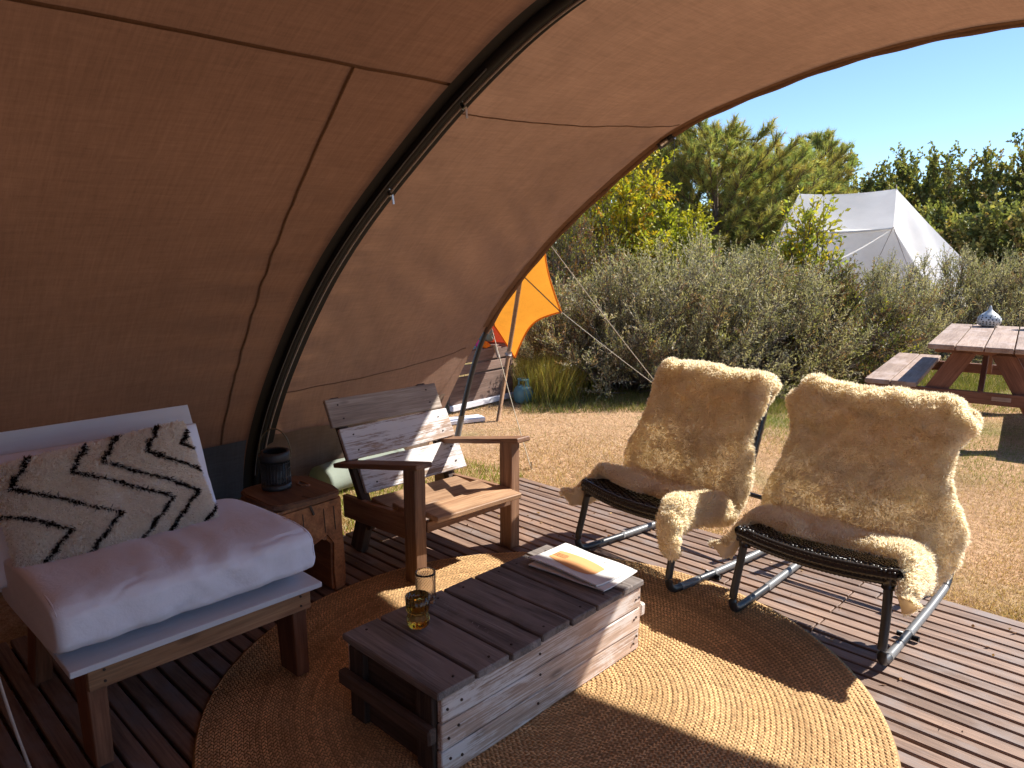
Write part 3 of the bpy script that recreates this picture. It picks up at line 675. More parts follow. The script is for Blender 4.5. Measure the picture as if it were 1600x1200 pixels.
# ------------------------------------------------------------------ log side table and its lantern
def log_table():
    o = (-2.85, 1.555, 0); t = thing('log_side_table', 'chunky orange-brown log side table carved into an arch', 'side table', o)
    ya, yb, H = -.165, .155, .43
    prof = [(ya, H), (yb, H + .01), (yb + .006, .30), (yb + .012, .12), (yb + .006, 0), (yb - .058, 0), (yb - .062, .10), (yb - .058, .225), (yb - .085, .262), (yb - .16, .235), (yb - .195, .20), (ya + .075, .10), (ya + .07, 0), (ya - .012, 0), (ya - .012, .15), (ya - .004, .30)]
    bm = bmesh.new(); x0, x1 = -.17, .16
    f = bm.faces.new([bm.verts.new((x1, a, b)) for a, b in prof]); ex = bmesh.ops.extrude_face_region(bm, geom=[f])
    for v in ex['geom']:
        if isinstance(v, bmesh.types.BMVert): v.co.x = x0
    bmesh.ops.recalc_face_normals(bm, faces=bm.faces)
    bmesh.ops.bevel(bm, geom=[e for e in bm.edges if e.calc_face_angle(0) > .9], offset=.012, segments=2, affect='EDGES')
    bmesh.ops.triangulate(bm, faces=[q for q in bm.faces if len(q.verts) > 4])
    for v in bm.verts: v.co += Vector((random.uniform(-1, 1), random.uniform(-1, 1), 0))*.003
    me = bpy.data.meshes.new('log_body'); bm.to_mesh(me); bm.free()
    ob = add('body', me, M['log'], t)
    # sawn top slab with a knot hole and cracks
    n = 40; th = np.linspace(0, 2*np.pi, n, endpoint=False)
    bm = bmesh.new(); out = []
    for a in th:
        ca, sa = math.cos(a), math.sin(a); k = 5
        rx = .175*abs(ca)**(2/k)*(1 if ca > 0 else -1); ry = .168*abs(sa)**(2/k)*(1 if sa > 0 else -1)
        out.append((rx + random.uniform(-.003, .003), ry + random.uniform(-.003, .003)))
    top = bm.faces.new([bm.verts.new((a, b - .003, H + .034)) for a, b in out])
    ex = bmesh.ops.extrude_face_region(bm, geom=[top])
    for v in ex['geom']:
        if isinstance(v, bmesh.types.BMVert): v.co.z = H + .008
    bmesh.ops.recalc_face_normals(bm, faces=bm.faces)
    bmesh.ops.bevel(bm, geom=[e for e in bm.edges if e.calc_face_angle(0) > .9], offset=.006, segments=2, affect='EDGES')
    me = bpy.data.meshes.new('top'); bm.to_mesh(me); bm.free(); add('top', me, M['log_top'], t)
    kn = np.stack([.035*np.cos(th)*(1 + .3*np.sin(3*th)), .02*np.sin(th)*(1 + .2*np.cos(2*th)), 0*th], -1); kn = np.vstack([kn, kn[:1]])
    k = add('knot_rim', tubemesh('knot_rim', kn, .006, 6), M['log_top'], t); k.location = (-.03, .075, H + .034)
    kd = npmesh('knot_hole', np.vstack([kn[:-1]*.92 + [0, 0, .001]]), np.arange(n)[None]); k = add('knot_hole', kd, M['joist'], t); k.location = (-.03, .075, H + .0345)
    beam('crack', t, (.166, -.005, .43), (.166, .012, .385), .01, .004, M['joist'], up=(1, 0, 0), bev=.001)
    beam('crack', t, (.12, -.012, H + .0345), (.166, -.004, H + .0345), .008, .002, M['joist'], bev=0)
    for yy in (-.1, -.04, .06, .11): beam('crack', t, (.1635, yy, .40), (.1625, yy + .006, .29), .003, .002, M['joist'], up=(1, 0, 0), bev=0)
log_table()
def wire_lantern(name, loc, r, h, label, handle=True, bars=30, mat='black_metal'):
    t = thing(name, label, 'lantern', loc)
    lathe('base', [(0, 0), (r*1.02, 0), (r*1.05, .006), (r*1.02, .022), (r*.9, .024), (0, .024)], 28, M[mat], t)
    lathe('rim', [(r*.8, h), (r*.98, h + .002), (r*1.03, h - .012), (r*1.05, h - .03), (r*.98, h - .045), (r*.93, h - .045), (r*.9, h - .01), (r*.8, h)], 28, M[mat], t)
    bmz = tubemesh('bar', [(0, 0, .02), (0, 0, h*.5), (0, 0, h - .04)], .0022, 5); bmz.materials.append(M[mat])
    for k in range(bars):
        a = 2*math.pi*k/bars; ob = add('bar', bmz, None, t); ob.location = (r*.99*math.cos(a), r*.99*math.sin(a), 0)
    for z in (h*.33, h*.55, h*.7):
        th = np.linspace(0, 2*np.pi, 33); add('hoop', tubemesh('hoop', np.stack([r*.99*np.cos(th), r*.99*np.sin(th), 0*th + z], -1), .002, 5), M[mat], t)
    lathe('glass_jar', [(r*.72, .026), (r*.74, h*.8), (r*.71, h*.8), (r*.69, .03), (0, .03)], 24, M['black_metal'], t)
    if handle:
        th = np.linspace(-.15, math.pi + .15, 40); hr = r*1.12
        hd = tube('handle', t, np.stack([hr*np.cos(th)*.7, hr*np.cos(th)*.72, h - .01 + .11*np.sin(th)], -1), .0028, M['brass'], 6)
wire_lantern('wire_lantern', (-2.915, 1.525, .466), .062, .165, 'black wire lantern with a thin bow handle standing on the log table')

# ------------------------------------------------------------------ crate table with papers and glasses
CZ = .012
def crate():
    o = (-1.665, 1.69, CZ); t = thing('wooden_crate_table', 'long weathered wooden crate used as a coffee table on the rug', 'crate', o)
    x0, x1, y0, y1, H = -1.895, -1.435, 1.20, 2.185, .28
    ys = [1.185, 1.335, 1.475, 1.615, 1.765, 1.905, 2.06, 2.195]
    for a, b in zip(ys[:-1], ys[1:]):
        beam('lid_plank', t, (x0 - .012 + random.uniform(-.004, .004), (a + b)/2, H - .0135 + CZ), (x1 + .010 + random.uniform(-.004, .004), (a + b)/2 + random.uniform(-.003, .003), H - .0135 + CZ + random.uniform(-.002, .002)),
             (b - a) - .009, .025, M['grey_lid'], bev=.004, wob=.0022, off=o)
    bands = [(.0, .082), (.086, .168), (.171, .252)]
    for z0, z1 in bands:
        for xx, m in ((x1, 'crate_side'), (x0, 'crate_side')):
            s = .011 if xx == x1 else -.011
            beam('side_board', t, (xx - s, y0 + .004 + random.uniform(-.003, .003), (z0 + z1)/2 + CZ), (xx - s + random.uniform(-.002, .002), y1 - .004, (z0 + z1)/2 + CZ + random.uniform(-.002, .002)), z1 - z0, .021, M[m], up=(1, 0, 0), bev=.003, wob=.0014, off=o)
        for yy, s in ((y0 + .0235, 1), (y1 - .0235, -1)):
            beam('end_board', t, (x0 + .024, yy, (z0 + z1)/2 + CZ), (x1 - .024, yy, (z0 + z1)/2 + CZ), z1 - z0, .02, M['crate_dark' if s > 0 else 'crate_side'], up=(0, 1, 0), bev=.003, off=o)  # near end takes the shaded wood, far end the pale one
    for yy in (y0 + .0015, y1 - .0015):
        m = M['crate_dark'] if yy < 1.7 else M['crate_side']  # battens of the near end are coloured dark for its shade too
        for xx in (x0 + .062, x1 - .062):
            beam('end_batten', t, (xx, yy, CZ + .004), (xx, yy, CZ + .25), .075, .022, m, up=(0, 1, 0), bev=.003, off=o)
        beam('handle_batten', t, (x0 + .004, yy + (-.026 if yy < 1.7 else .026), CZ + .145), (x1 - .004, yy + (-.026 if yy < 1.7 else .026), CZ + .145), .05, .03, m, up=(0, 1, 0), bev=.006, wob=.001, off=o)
    for yy in (1.235, 1.27, 1.62, 2.14, 2.165):
        for zz in (.04, .125, .21):
            nn = add('nail', NAIL, None, t); nn.location = Vector((x1 + .0015, yy + random.uniform(-.012, .012), zz + random.uniform(-.02, .02) + CZ)) - Vector(o); nn.rotation_euler = (0, R(90), 0)
    for a, b in zip(ys[:-1], ys[1:]):
        for xx in (x0 + .03, x1 - .03):
            nn = add('nail', NAIL, None, t); nn.location = Vector((xx, (a + b)/2 + random.uniform(-.03, .03), H + CZ - .0012)) - Vector(o)
    # remains of white stencil marks on one lid plank
    Vs, Fs = [], []
    for k in range(26):
        xx = -1.845 + .30*k/26 + random.uniform(-.006, .006); yy = 1.545 + random.uniform(-.032, .032)
        a = random.choice([0, 1.2, -1.1, 1.57]); l, w = random.uniform(.006, .02), random.uniform(.0015, .003)
        if random.random() < .25: continue
        c = Vector((xx, yy, H + CZ + .0021)); d = Vector((math.cos(a), math.sin(a), 0)); p = Vector((-d.y, d.x, 0)); i = len(Vs)
        for sx, sy in ((-1, -1), (1, -1), (1, 1), (-1, 1)): Vs.append(c + d*l*sx/2 + p*w*sy/2*random.uniform(.5, 1.3) - Vector(o))
        Fs.append((i, i+1, i+2, i+3))
    add('stencil_mark', npmesh('stencil_mark', np.array([list(v) for v in Vs]), np.array(Fs)), M['mark'], t)
crate()
TOPZ = CZ + .2815
def papers():
    def sheet_m(w, d, th, lift, seed):
        n, m = 26, 20; u = np.linspace(-.5, .5, n); v = np.linspace(-.5, .5, m); U, W = np.meshgrid(u, v, indexing='ij')
        z = lift*np.clip((-W - .18)/.32, 0, 1)**2*(.7 + .3*np.sin(U*7 + seed)) + .0025*np.sin(U*9 + seed)*np.cos(W*5) + .003
        Tp = np.stack([U*w, W*d, z + th], -1); Bt = np.stack([U*w, W*d, np.maximum(z - .003, 0)], -1)
        idx = np.arange(n*m).reshape(n, m); F = np.stack([idx[:-1, :-1], idx[1:, :-1], idx[1:, 1:], idx[:-1, 1:]], -1).reshape(-1, 4)
        ring = np.concatenate([idx[:, 0], idx[-1, 1:], idx[::-1, -1][1:], idx[0, ::-1][1:-1]]); r2 = np.roll(ring, -1)
        S = np.stack([ring, ring + n*m, r2 + n*m, r2], -1)
        f = lambda uu, ww: lift*np.clip((-ww - .18)/.32, 0, 1)**2*(.7 + .3*np.sin(uu*7 + seed)) + .0025*np.sin(uu*9 + seed)*np.cos(ww*5) + .003 + th
        return npmesh('newspaper', np.concatenate([Tp.reshape(-1, 3), Bt.reshape(-1, 3)]), [F, F[:, ::-1] + n*m, S], None, True), f
    specs = [((-1.645, 2.095), R(3), .35, .225, .0025, .004, 0, 'folded newspaper at the bottom of the small pile on the crate'),
             ((-1.665, 2.105), R(-2), .345, .22, .003, .014, 2, 'newspaper with an orange printed shape on top of the crate pile')]
    z = TOPZ + .0015
    for (x, y), rz, w, d, th, lift, seed, lab in specs:
        me, f = sheet_m(w, d, th, lift, seed); o = add('newspaper', me, M['paper']); o.location = (x, y, z); o.rotation_euler = (0, 0, rz); tag(o, lab, 'newspaper'); z += .0072
        me.polygons.foreach_set('use_smooth', np.zeros(len(me.polygons), bool))
    w, d = .345, .22
    def patch(name, poly, mat, dz=.0012):
        """flat print drawn on the top sheet: rows of small quads following the curl"""
        V_, F_ = [], []
        for quad in poly:
            i = len(V_)
            for (a, b) in quad: V_.append((a, b, f(np.float64(a/w), np.float64(b/d)) + dz))
            F_.append(list(range(i, i + 4)))
        ob = add(name, npmesh(name, np.array(V_), np.array(F_)), M[mat], o)
    # orange crescent
    q = []; n = 26
    for k in range(n):
        a0, a1_ = -.135 + .235*k/n, -.135 + .235*(k + 1)/n
        fu = lambda a: .030 + .016*math.sqrt(max(0, 1 - ((a + .0175)/.118)**2)) - .10*(a + .0175)*.35
        lo = lambda a: -.028 - .052*math.sqrt(max(0, 1 - ((a + .0175)/.118)**2))*(.35 + .65*(k/n)) - .0 
        for s in range(6):
            b0, b1 = s/6, (s + 1)/6; L0, U0, L1, U1 = lo(a0), fu(a0), lo(a1_), fu(a1_)
            if U0 <= L0: continue
            q.append(((a0, L0 + (U0 - L0)*b0), (a1_, L1 + (U1 - L1)*b0), (a1_, L1 + (U1 - L1)*b1), (a0, L0 + (U0 - L0)*b1)))
    patch('orange_print', q, 'ink_orange')
    # headline: ring-and-stem letter forms, two lines
    q = []
    def ring(cx, cy, rx, ry, wd=.0016, a0=0, a1=6.283):
        n = 14
        for k in range(n):
            p, s = a0 + (a1 - a0)*k/n, a0 + (a1 - a0)*(k + 1)/n
            q.append(((cx + rx*math.cos(p), cy + ry*math.sin(p)), (cx + rx*math.cos(s), cy + ry*math.sin(s)), (cx + (rx - wd)*math.cos(s), cy + (ry - wd)*math.sin(s)), (cx + (rx - wd)*math.cos(p), cy + (ry - wd)*math.sin(p))))
    def stem(x, y0, y1, wd=.0016): q.append(((x, y0), (x + wd, y0), (x + wd, y1), (x, y1)))
    x = -.105
    for k, kind in enumerate('bocoronoom'):
        stp = .0195
        ring(x, .075, .0075, .0095, a0=(.8 if kind == 'c' else 0), a1=(5.5 if kind == 'c' else 6.283))
        if kind in 'brnm': stem(x - .0085, .066, .096 if kind == 'b' else .085)
        x += stp
    x = -.125
    for k in range(5):
        ring(x, .098, .006, .007); x += .017
    patch('headline', q, 'ink')
    q = []
    for r_ in range(3):
        x = -.13
        for k in range(9):
            wd = random.uniform(.003, .007); q.append(((x, .012 - r_*.011), (x + wd, .012 - r_*.011), (x + wd, .017 - r_*.011), (x, .017 - r_*.011))); x += wd + .002
    patch('small_print', q, 'ink_dark', .0022)
papers()
def glasses():
    t = thing('amber_glass', 'amber ribbed goblet-like glass standing on the crate lid', 'glass', (-1.757, 1.383, TOPZ + .001))
    fl = lambda th, z: 1 + .035*np.cos(th*14)*np.clip((z - .012)*60, 0, 1)
    lathe('bowl', [(0, .004), (.030, .003), (.036, .010), (.0375, .022), (.036, .036), (.031, .048), (.0315, .054), (.036, .058), (.0375, .075), (.0385, .108), (.0355, .108), (.0345, .075), (.031, .062), (.026, .058), (.018, .056), (0, .056)], 84, M['amber'], t, fl)
    t = thing('clear_glass', 'clear dimpled tumbler standing behind the amber glass', 'glass', (-1.868, 1.507, TOPZ + .001))
    dm = lambda th, z: 1 + .028*np.sin(th*22)*np.sin(z*520)
    z = np.linspace(.006, .112, 44)
    prof = [(0, .002), (.030, .002)] + [(.0335 + .002*(zz/.112), zz) for zz in z] + [(.031, .112)] + [(.0305, zz) for zz in np.linspace(.10, .016, 6)] + [(0, .014)]
    lathe('tumbler', prof, 110, M['clear'], t, dm)
glasses()

# ------------------------------------------------------------------ black woven sled chairs with sheepskins
HW = .29
def sled_chair(loc, rz, label):
    t = thing('sled_chair', label, 'chair', loc, rz, 'black woven sled chairs')
    for s in (-1, 1):
        P = smooth_path([(s*.275, .035, .335), (s*.285, .01, .20), (s*.29, -.025, .07), (s*.29, -.005, .024), (s*.29, .07, .022), (s*.29, .30, .019), (s*.29, .60, .022), (s*.29, .82, .034), (s*.288, .885, .06), (s*.285, .88, .13), (s*.28, .74, .30)], 90)
        n1 = 26
        add('frame_tube', tubemesh('frame_tube', P, .0165, 12), M['black_tube'], t)
        k0 = int(np.argmin(np.abs(P[:, 1] - .30) + (P[:, 2] > .1)*9)); k2 = int(np.argmin(np.abs(P[:, 1] - .84) + (P[:, 2] > .1)*9))
        add('worn_lit_runner', tubemesh('worn_lit_runner', P[k0:k2], .0175, 12), M['grey_tube'], t)  # grey sleeve over the black tube, wear and sunlight painted into its colour
        ke = int(np.argmin(np.abs(P[:, 1] - .06) + (P[:, 2] > .1)*9))
        if s > 0: add('worn_lit_runner', tubemesh('worn_lit_runner', P[ke:k0-5], .0175, 12), M['grey_tube'], t)
    tube('foot_stub', t, [(.25, .30, .012), (.33, .30, .012)], .011, M['black_tube'])
    tube('cross_bar', t, [(-.28, .76, .27), (.28, .76, .27)], .012, M['black_tube'])
    # seat and back surface: centre line (y,z)
    def woven(name, path, nw, w, thick):
        path = smooth_path(path, 400); d = np.r_[0, np.cumsum(np.linalg.norm(np.diff(path, axis=0), axis=1))]
        nl = int(d[-1]/.0165); s = np.linspace(0, d[-1], nl + 1)
        yy, zz = np.interp(s, d, path[:, 0]), np.interp(s, d, path[:, 1])
        Vs, Fs = [], []; dx = 2*w/nw
        for i in range(nl):
            ty, tz = yy[i+1] - yy[i], zz[i+1] - zz[i]; l = math.hypot(ty, tz); ny, nz = -tz/l, ty/l
            for j in range(nw):
                over = (i + j//2) % 2 == 0
                xc = -w + (j + .5)*dx; f = .44; g_ = .40 if over else .45
                sag = -.018*(1 - (xc/w)**2)
                ym, zm = (yy[i] + yy[i+1])/2, (zz[i] + zz[i+1])/2 + sag
                h0, h1 = (-thick, .0035) if over else (-thick, -.002)
                b0 = len(Vs)
                for (a, b, hh) in ((-1, -1, h0), (1, -1, h0), (1, 1, h0), (-1, 1, h0), (-.8, -.8, h1), (.8, -.8, h1), (.8, .8, h1), (-.8, .8, h1)):
                    Vs.append((xc + a*dx*f, ym + b*ty*g_ + ny*hh, zm + b*tz*g_ + nz*hh))
                for q in ((4, 5, 6, 7), (0, 1, 5, 4), (1, 2, 6, 5), (2, 3, 7, 6), (3, 0, 4, 7), (3, 2, 1, 0)): Fs.append([b0 + k for k in q])
        add(name, npmesh(name, np.array(Vs), np.array(Fs)), M['wicker'], t)
    woven('woven_seat', [(.012, .372), (.05, .378), (.16, .352), (.30, .312), (.42, .292)], 40, .30, .006)
    for f in np.linspace(.12, .95, 4):  # unseen open back, few straps added so sun glows through the hide
        beam('unseen_back_strap', t, (-.29, .46 + .175*f, .34 + .495*f), (.29, .46 + .175*f, .34 + .495*f), .03, .006, M['wicker'], up=(0, -.94, .33), bev=.001)
    # thick wound front rim, sides
    x = np.linspace(-.305, .305, 120); sg = -.018*(1 - (x/.3)**2)
    for k, (yy, zz, rr) in enumerate([(.008, .352, .016), (.012, .330, .014), (.014, .368, .012)]):
        P = np.stack([x, yy + .02*(x/.3)**2 + 0*x, zz + sg], -1); rv = rr*(1 + .10*np.sin(np.arange(120)*2.1 + k))
        add('front_rim', tubemesh('front_rim', P, rv, 10), M['wicker'], t)
    for s in (-1, 1):
        P = smooth_path([(s*.303, .03, .36), (s*.305, .16, .342), (s*.305, .30, .30), (s*.305, .43, .283), (s*.305, .50, .44), (s*.305, .58, .68), (s*.30, .64, .85)], 60)
        add('side_rim', tubemesh('side_rim', P, .02*(1 + .06*np.sin(np.arange(60)*2)), 10), M['wicker'], t)
        add('corner_cap', tubemesh('corner_cap', [(s*.275, .036, .30), (s*.275, .034, .352)], .024, 12), M['wicker'], t)
    P = np.stack([np.linspace(-.30, .30, 30), np.full(30, .64), .85 - .01*(1 - np.linspace(-1, 1, 30)**2)], -1)
    add('top_rim', tubemesh('top_rim', P, .02, 10), M['wicker'], t)
    return t
def sheepskin(loc, rz, label, seed, hemf, widths, ntuft=90000, corners=()):
    t = thing('sheepskin', label, 'sheepskin', loc, rz, 'sheepskins on the sled chairs')
    # centre path over seat, crease, back and top (y,z); arc 0 sits at the seat front edge
    path = np.array([(-.055, .235), (-.045, .30), (-.02, .366), (.035, .395), (.16, .374), (.30, .338), (.40, .322), (.435, .345), (.475, .43), (.53, .60), (.585, .765), (.617, .862), (.655, .885), (.69, .845), (.70, .73)])
    P0 = smooth_path(path, 300); d = np.r_[0, np.cumsum(np.linalg.norm(np.diff(P0, axis=0), axis=1))]
    s_front = d[int(np.argmin(np.abs(P0[:, 0] - .02) + (P0[:, 0] < 0)*5))]
    n, m = 120, 190; q_ = np.linspace(-1, 1, n); u = .55*np.sin(q_*np.pi/2) + .45*q_; q_ = np.linspace(0, 1, m); v = q_*.75 + .25*q_**2.5; r = np.random.default_rng(seed)
    U, W = np.meshgrid(u, v, indexing='ij')
    s0 = s_front + hemf(u)[:, None]; s1 = d[-1] - .05*np.cos(u*2.4 + seed)[:, None] - .02
    S = s0 + (s1 - s0)*W
    yy, zz = np.interp(S, d, P0[:, 0]), np.interp(S, d, P0[:, 1])
    tyy = np.interp(S + .004, d, P0[:, 0]) - np.interp(S - .004, d, P0[:, 0]); tzz = np.interp(S + .004, d, P0[:, 1]) - np.interp(S - .004, d, P0[:, 1])
    ln = np.hypot(tyy, tzz) + 1e-9; ny, nz = -tzz/ln, tyy/ln
    hwL = np.interp(S/d[-1], *widths[0]); hwR = np.interp(S/d[-1], *widths[1])
    hw = np.where(U < 0, hwL, hwR); x = U*hw
    over = np.clip(np.abs(x) - .285, 0, 1)
    bend = np.clip(nz, 0, 1)                           # on the seat the flaps fall down, on the back they curl behind
    xs = np.sign(x)*(np.minimum(np.abs(x), .285) + over*(.30 + .62*(1 - bend)))
    drop = over*.93*bend; back = over*.2*(1 - bend)
    sag = -.016*(1 - np.clip(xs/.3, -1, 1)**2)*bend
    P = np.stack([xs, yy + back + ny*.012, zz - drop + sag + nz*.012], -1)
    lump = .014*fbm(P + seed, 3.0, 3, seed) + .0055*fbm(P + seed, 15, 2, seed + 1)
    # wavy outline
    P[..., 0] += .014*np.sin(S*17 + seed)*np.abs(U)**6*np.sign(U)
    Nn = np.cross(np.gradient(P, axis=0), np.gradient(P, axis=1)); Nn /= np.linalg.norm(Nn, axis=2)[..., None] + 1e-9
    hide = P + Nn*(.35*lump)[..., None]
    add('hide', gridmesh('hide', hide - Nn*.003), M['leather'], t)
    # thick fleece with rounded rim on all four sides
    ru = np.sqrt(np.clip(1 - np.clip((np.abs(U) - .86)/.14, 0, 1)**2, 0, 1)); rv = np.sqrt(np.clip(1 - np.clip(1 - W/.055, 0, 1)**2, 0, 1)); rt = np.sqrt(np.clip(1 - np.clip((W - .93)/.07, 0, 1)**2, 0, 1))
    val = np.exp(-(fbm(P + seed, 8, 3, seed + 2)/.10)**2)                # partings between the locks
    T = (.040 + .6*lump - .005*val)*ru*rv*rt
    top = hide + Nn*T[..., None]
    N2 = np.cross(np.gradient(top, axis=0), np.gradient(top, axis=1)); N2 /= np.linalg.norm(N2, axis=2)[..., None] + 1e-9
    cb = np.tile(np.array([.988, .95, .84]), (n*m, 1)); add('wool_base', gridmesh('wool_base', top, col=cb), M['wool'], t)
    N = ntuft; area = np.linalg.norm(np.cross(np.gradient(top, axis=0), np.gradient(top, axis=1)), axis=2).ravel(); pick = r.choice(n*m, N, p=area/area.sum())
    iu = np.clip(pick//m + r.uniform(-.5, .5, N), 0, n - 1.001); iv = np.clip(pick % m + r.uniform(-.5, .5, N), 0, m - 1.001)
    i, j = iu.astype(int), iv.astype(int); fu, fv = (iu - i)[:, None], (iv - j)[:, None]
    bl = lambda A: A[i, j]*(1-fu)*(1-fv) + A[i+1, j]*fu*(1-fv) + A[i, j+1]*(1-fu)*fv + A[i+1, j+1]*fu*fv
    Q, NN = bl(top), bl(N2); NN /= np.linalg.norm(NN, axis=1)[:, None] + 1e-9
    clump = np.stack([fbm(Q, 8, 2, seed + k) for k in range(3)], -1)       # neighbouring locks lean together
    comb = clump*1.3 + np.array([0, 0, -.25]); comb -= NN*np.sum(comb*NN, 1)[:, None]
    vq = bl(val[..., None])[:, 0]
    col = np.array([.99, .955, .825])[None]*((1 + .06*fbm(Q, 6, 3, seed + 9))*r.uniform(.92, 1.02, N))[:, None]
    A, F, C = tufts(Q - NN*.004, NN, comb, .021*(1 + .3*fbm(Q, 9, 2, seed + 4))*(1 - .3*vq), .0040, .5, .17, col, seed, curl=.4)
    add('wool', npmesh('wool', A, F, np.clip(C, 0, 1)), M['wool'], t)
    return t
CR = ((-1.017, 2.685, .002), R(0)); CL = ((-1.88, 2.70, .002), R(-8))
sled_chair(*CR, 'black woven sled chair nearest the right, its front rim showing under the sheepskin')
sled_chair(*CL, 'black woven sled chair nearest the crate, left of the other')
SM = lambda x: np.clip(x, 0, 1)**2*(3 - 2*np.clip(x, 0, 1))
WS = [0, .12, .25, .38, .46, .55, .66, .76, .83, .90, 1]
wR = ((WS, [.46, .47, .42, .41, .44, .42, .365, .345, .40, .425, .29]), (WS, [.46, .47, .42, .45, .46, .43, .355, .335, .41, .435, .29]))
sheepskin(*CR, 'cream sheepskin draped over the right black chair, wide flared top', 21, lambda u: .078 - .15*SM((np.abs(u) - .62)/.34) + .012*np.sin(u*7), wR)
wL = ((WS, [.46, .47, .45, .49, .52, .485, .40, .35, .325, .315, .24]), (WS, [.36, .40, .38, .38, .37, .345, .325, .32, .325, .33, .24]))
sheepskin(*CL, 'cream sheepskin draped over the left black chair, a long flap hanging at its front', 33, lambda u: .08 - .15*SM((-u - .62)/.34) - .30*SM((u - .30)/.62)**1.5 + .012*np.sin(u*8), wL)

# ------------------------------------------------------------------ picnic table and the two lanterns on it
def picnic():
    t = thing('picnic_table', 'reddish brown wooden picnic table with attached benches on the lawn', 'picnic table', (-1.685, 6.606, GZ), R(8.9)); dz = -GZ
    for k in range(4):
        x = .0925 + k*.196; beam('top_board', t, (x, 0, .73 + dz), (x, 2.04, .73 + dz), .187, .04, M['picnic'], bev=.004)
    for xb in (-.255, 1.025):
        for k in (-1, 1):
            x = xb + k*.1; beam('bench_board', t, (x, .04, .398 + dz), (x, 1.98, .398 + dz), .192, .04, M['picnic'], bev=.004)
    for yy in (.16, 1.80):
        s = 1 if yy < 1 else -1
        for a, b in (((.27, .708), (-.16, 0)), ((.50, .708), (.93, 0))):
            beam('leg', t, (a[0], yy, a[1] + dz), (b[0], yy, b[1]), .15, .045, M['picnic_red'], up=(0, 1, 0), bev=.004)
        beam('bench_beam', t, (-.44, yy - s*.047, .33 + dz), (1.21, yy - s*.047, .33 + dz), .095, .045, M['picnic_red'], up=(0, 1, 0), bev=.004)
        beam('top_batten', t, (.04, yy - s*.0, .675 + dz + .014), (.73, yy, .675 + dz + .014), .045, .036, M['picnic_red'], up=(0, 0, 1), bev=.003)
        beam('brace', t, (.385, yy + s*.06, .34 + dz), (.385, yy + s*.55, .70 + dz), .09, .04, M['picnic_red'], up=(1, 0, 0), bev=.003)
    beam('maker_plate', t, (.47, .0885, .335 + dz), (.60, .0885, .335 + dz), .032, .002, M['picnic'], up=(0, 1, 0), bev=0)
    for x in (-.05, .09): 
        nn = add('bolt', NAIL, None, t); nn.location = (x, .088, .34 + dz); nn.rotation_euler = (R(90), 0, 0); nn.scale = (2.6,)*3
picnic()
def onion_lantern():
    p = Matrix.Rotation(R(8.9), 4, 'Z') @ Vector((.33, 1.86, .7515)); loc = (-1.685 + p.x, 6.606 + p.y, .7515)
    t = thing('onion_lantern', 'white pierced onion-shaped lantern standing on the picnic table', 'lantern', loc)
    prof = smooth_path([(.045, 0), (.085, .012), (.107, .05), (.103, .085), (.075, .118), (.038, .145), (.018, .165), (.012, .19), (.009, .205), (.001, .207)], 40)
    lathe('shell', [(0, 0)] + [tuple(q) for q in prof], 40, M['white_cer'], t)
    hm = bpy.data.meshes.new('hole'); bm = bmesh.new(); bmesh.ops.create_circle(bm, cap_ends=True, segments=10, radius=.0072); bm.to_mesh(hm); bm.free(); hm.materials.append(M['black_cloth'])
    for zr, nn in ((.035, 20), (.055, 22), (.075, 20), (.095, 17), (.112, 13)):
        k = int(np.argmin(np.abs(prof[:, 1] - zr))); r_ = prof[k, 0]; tg = prof[k+1] - prof[k-1]; nv = np.array([tg[1], -tg[0]]); nv /= np.linalg.norm(nv)
        for q in range(nn):
            if (q % 5) in (4,) and zr > .04: continue
            a = 2*math.pi*(q + .5*(zr > .05))/nn; o = add('hole', hm, None, t); nrm = Vector((nv[0]*math.cos(a), nv[0]*math.sin(a), nv[1]))
            o.location = Vector((r_*math.cos(a), r_*math.sin(a), prof[k, 1])) + nrm*.0012; o.rotation_euler = nrm.to_track_quat('Z', 'Y').to_euler()
onion_lantern()
p = Matrix.Rotation(R(8.9), 4, 'Z') @ Vector((.70, 1.80, 0))
wire_lantern('dark_lantern', (-1.685 + p.x, 6.606 + p.y, .7515), .075, .17, 'dark wire lantern at the edge of the picnic table', True, 26)

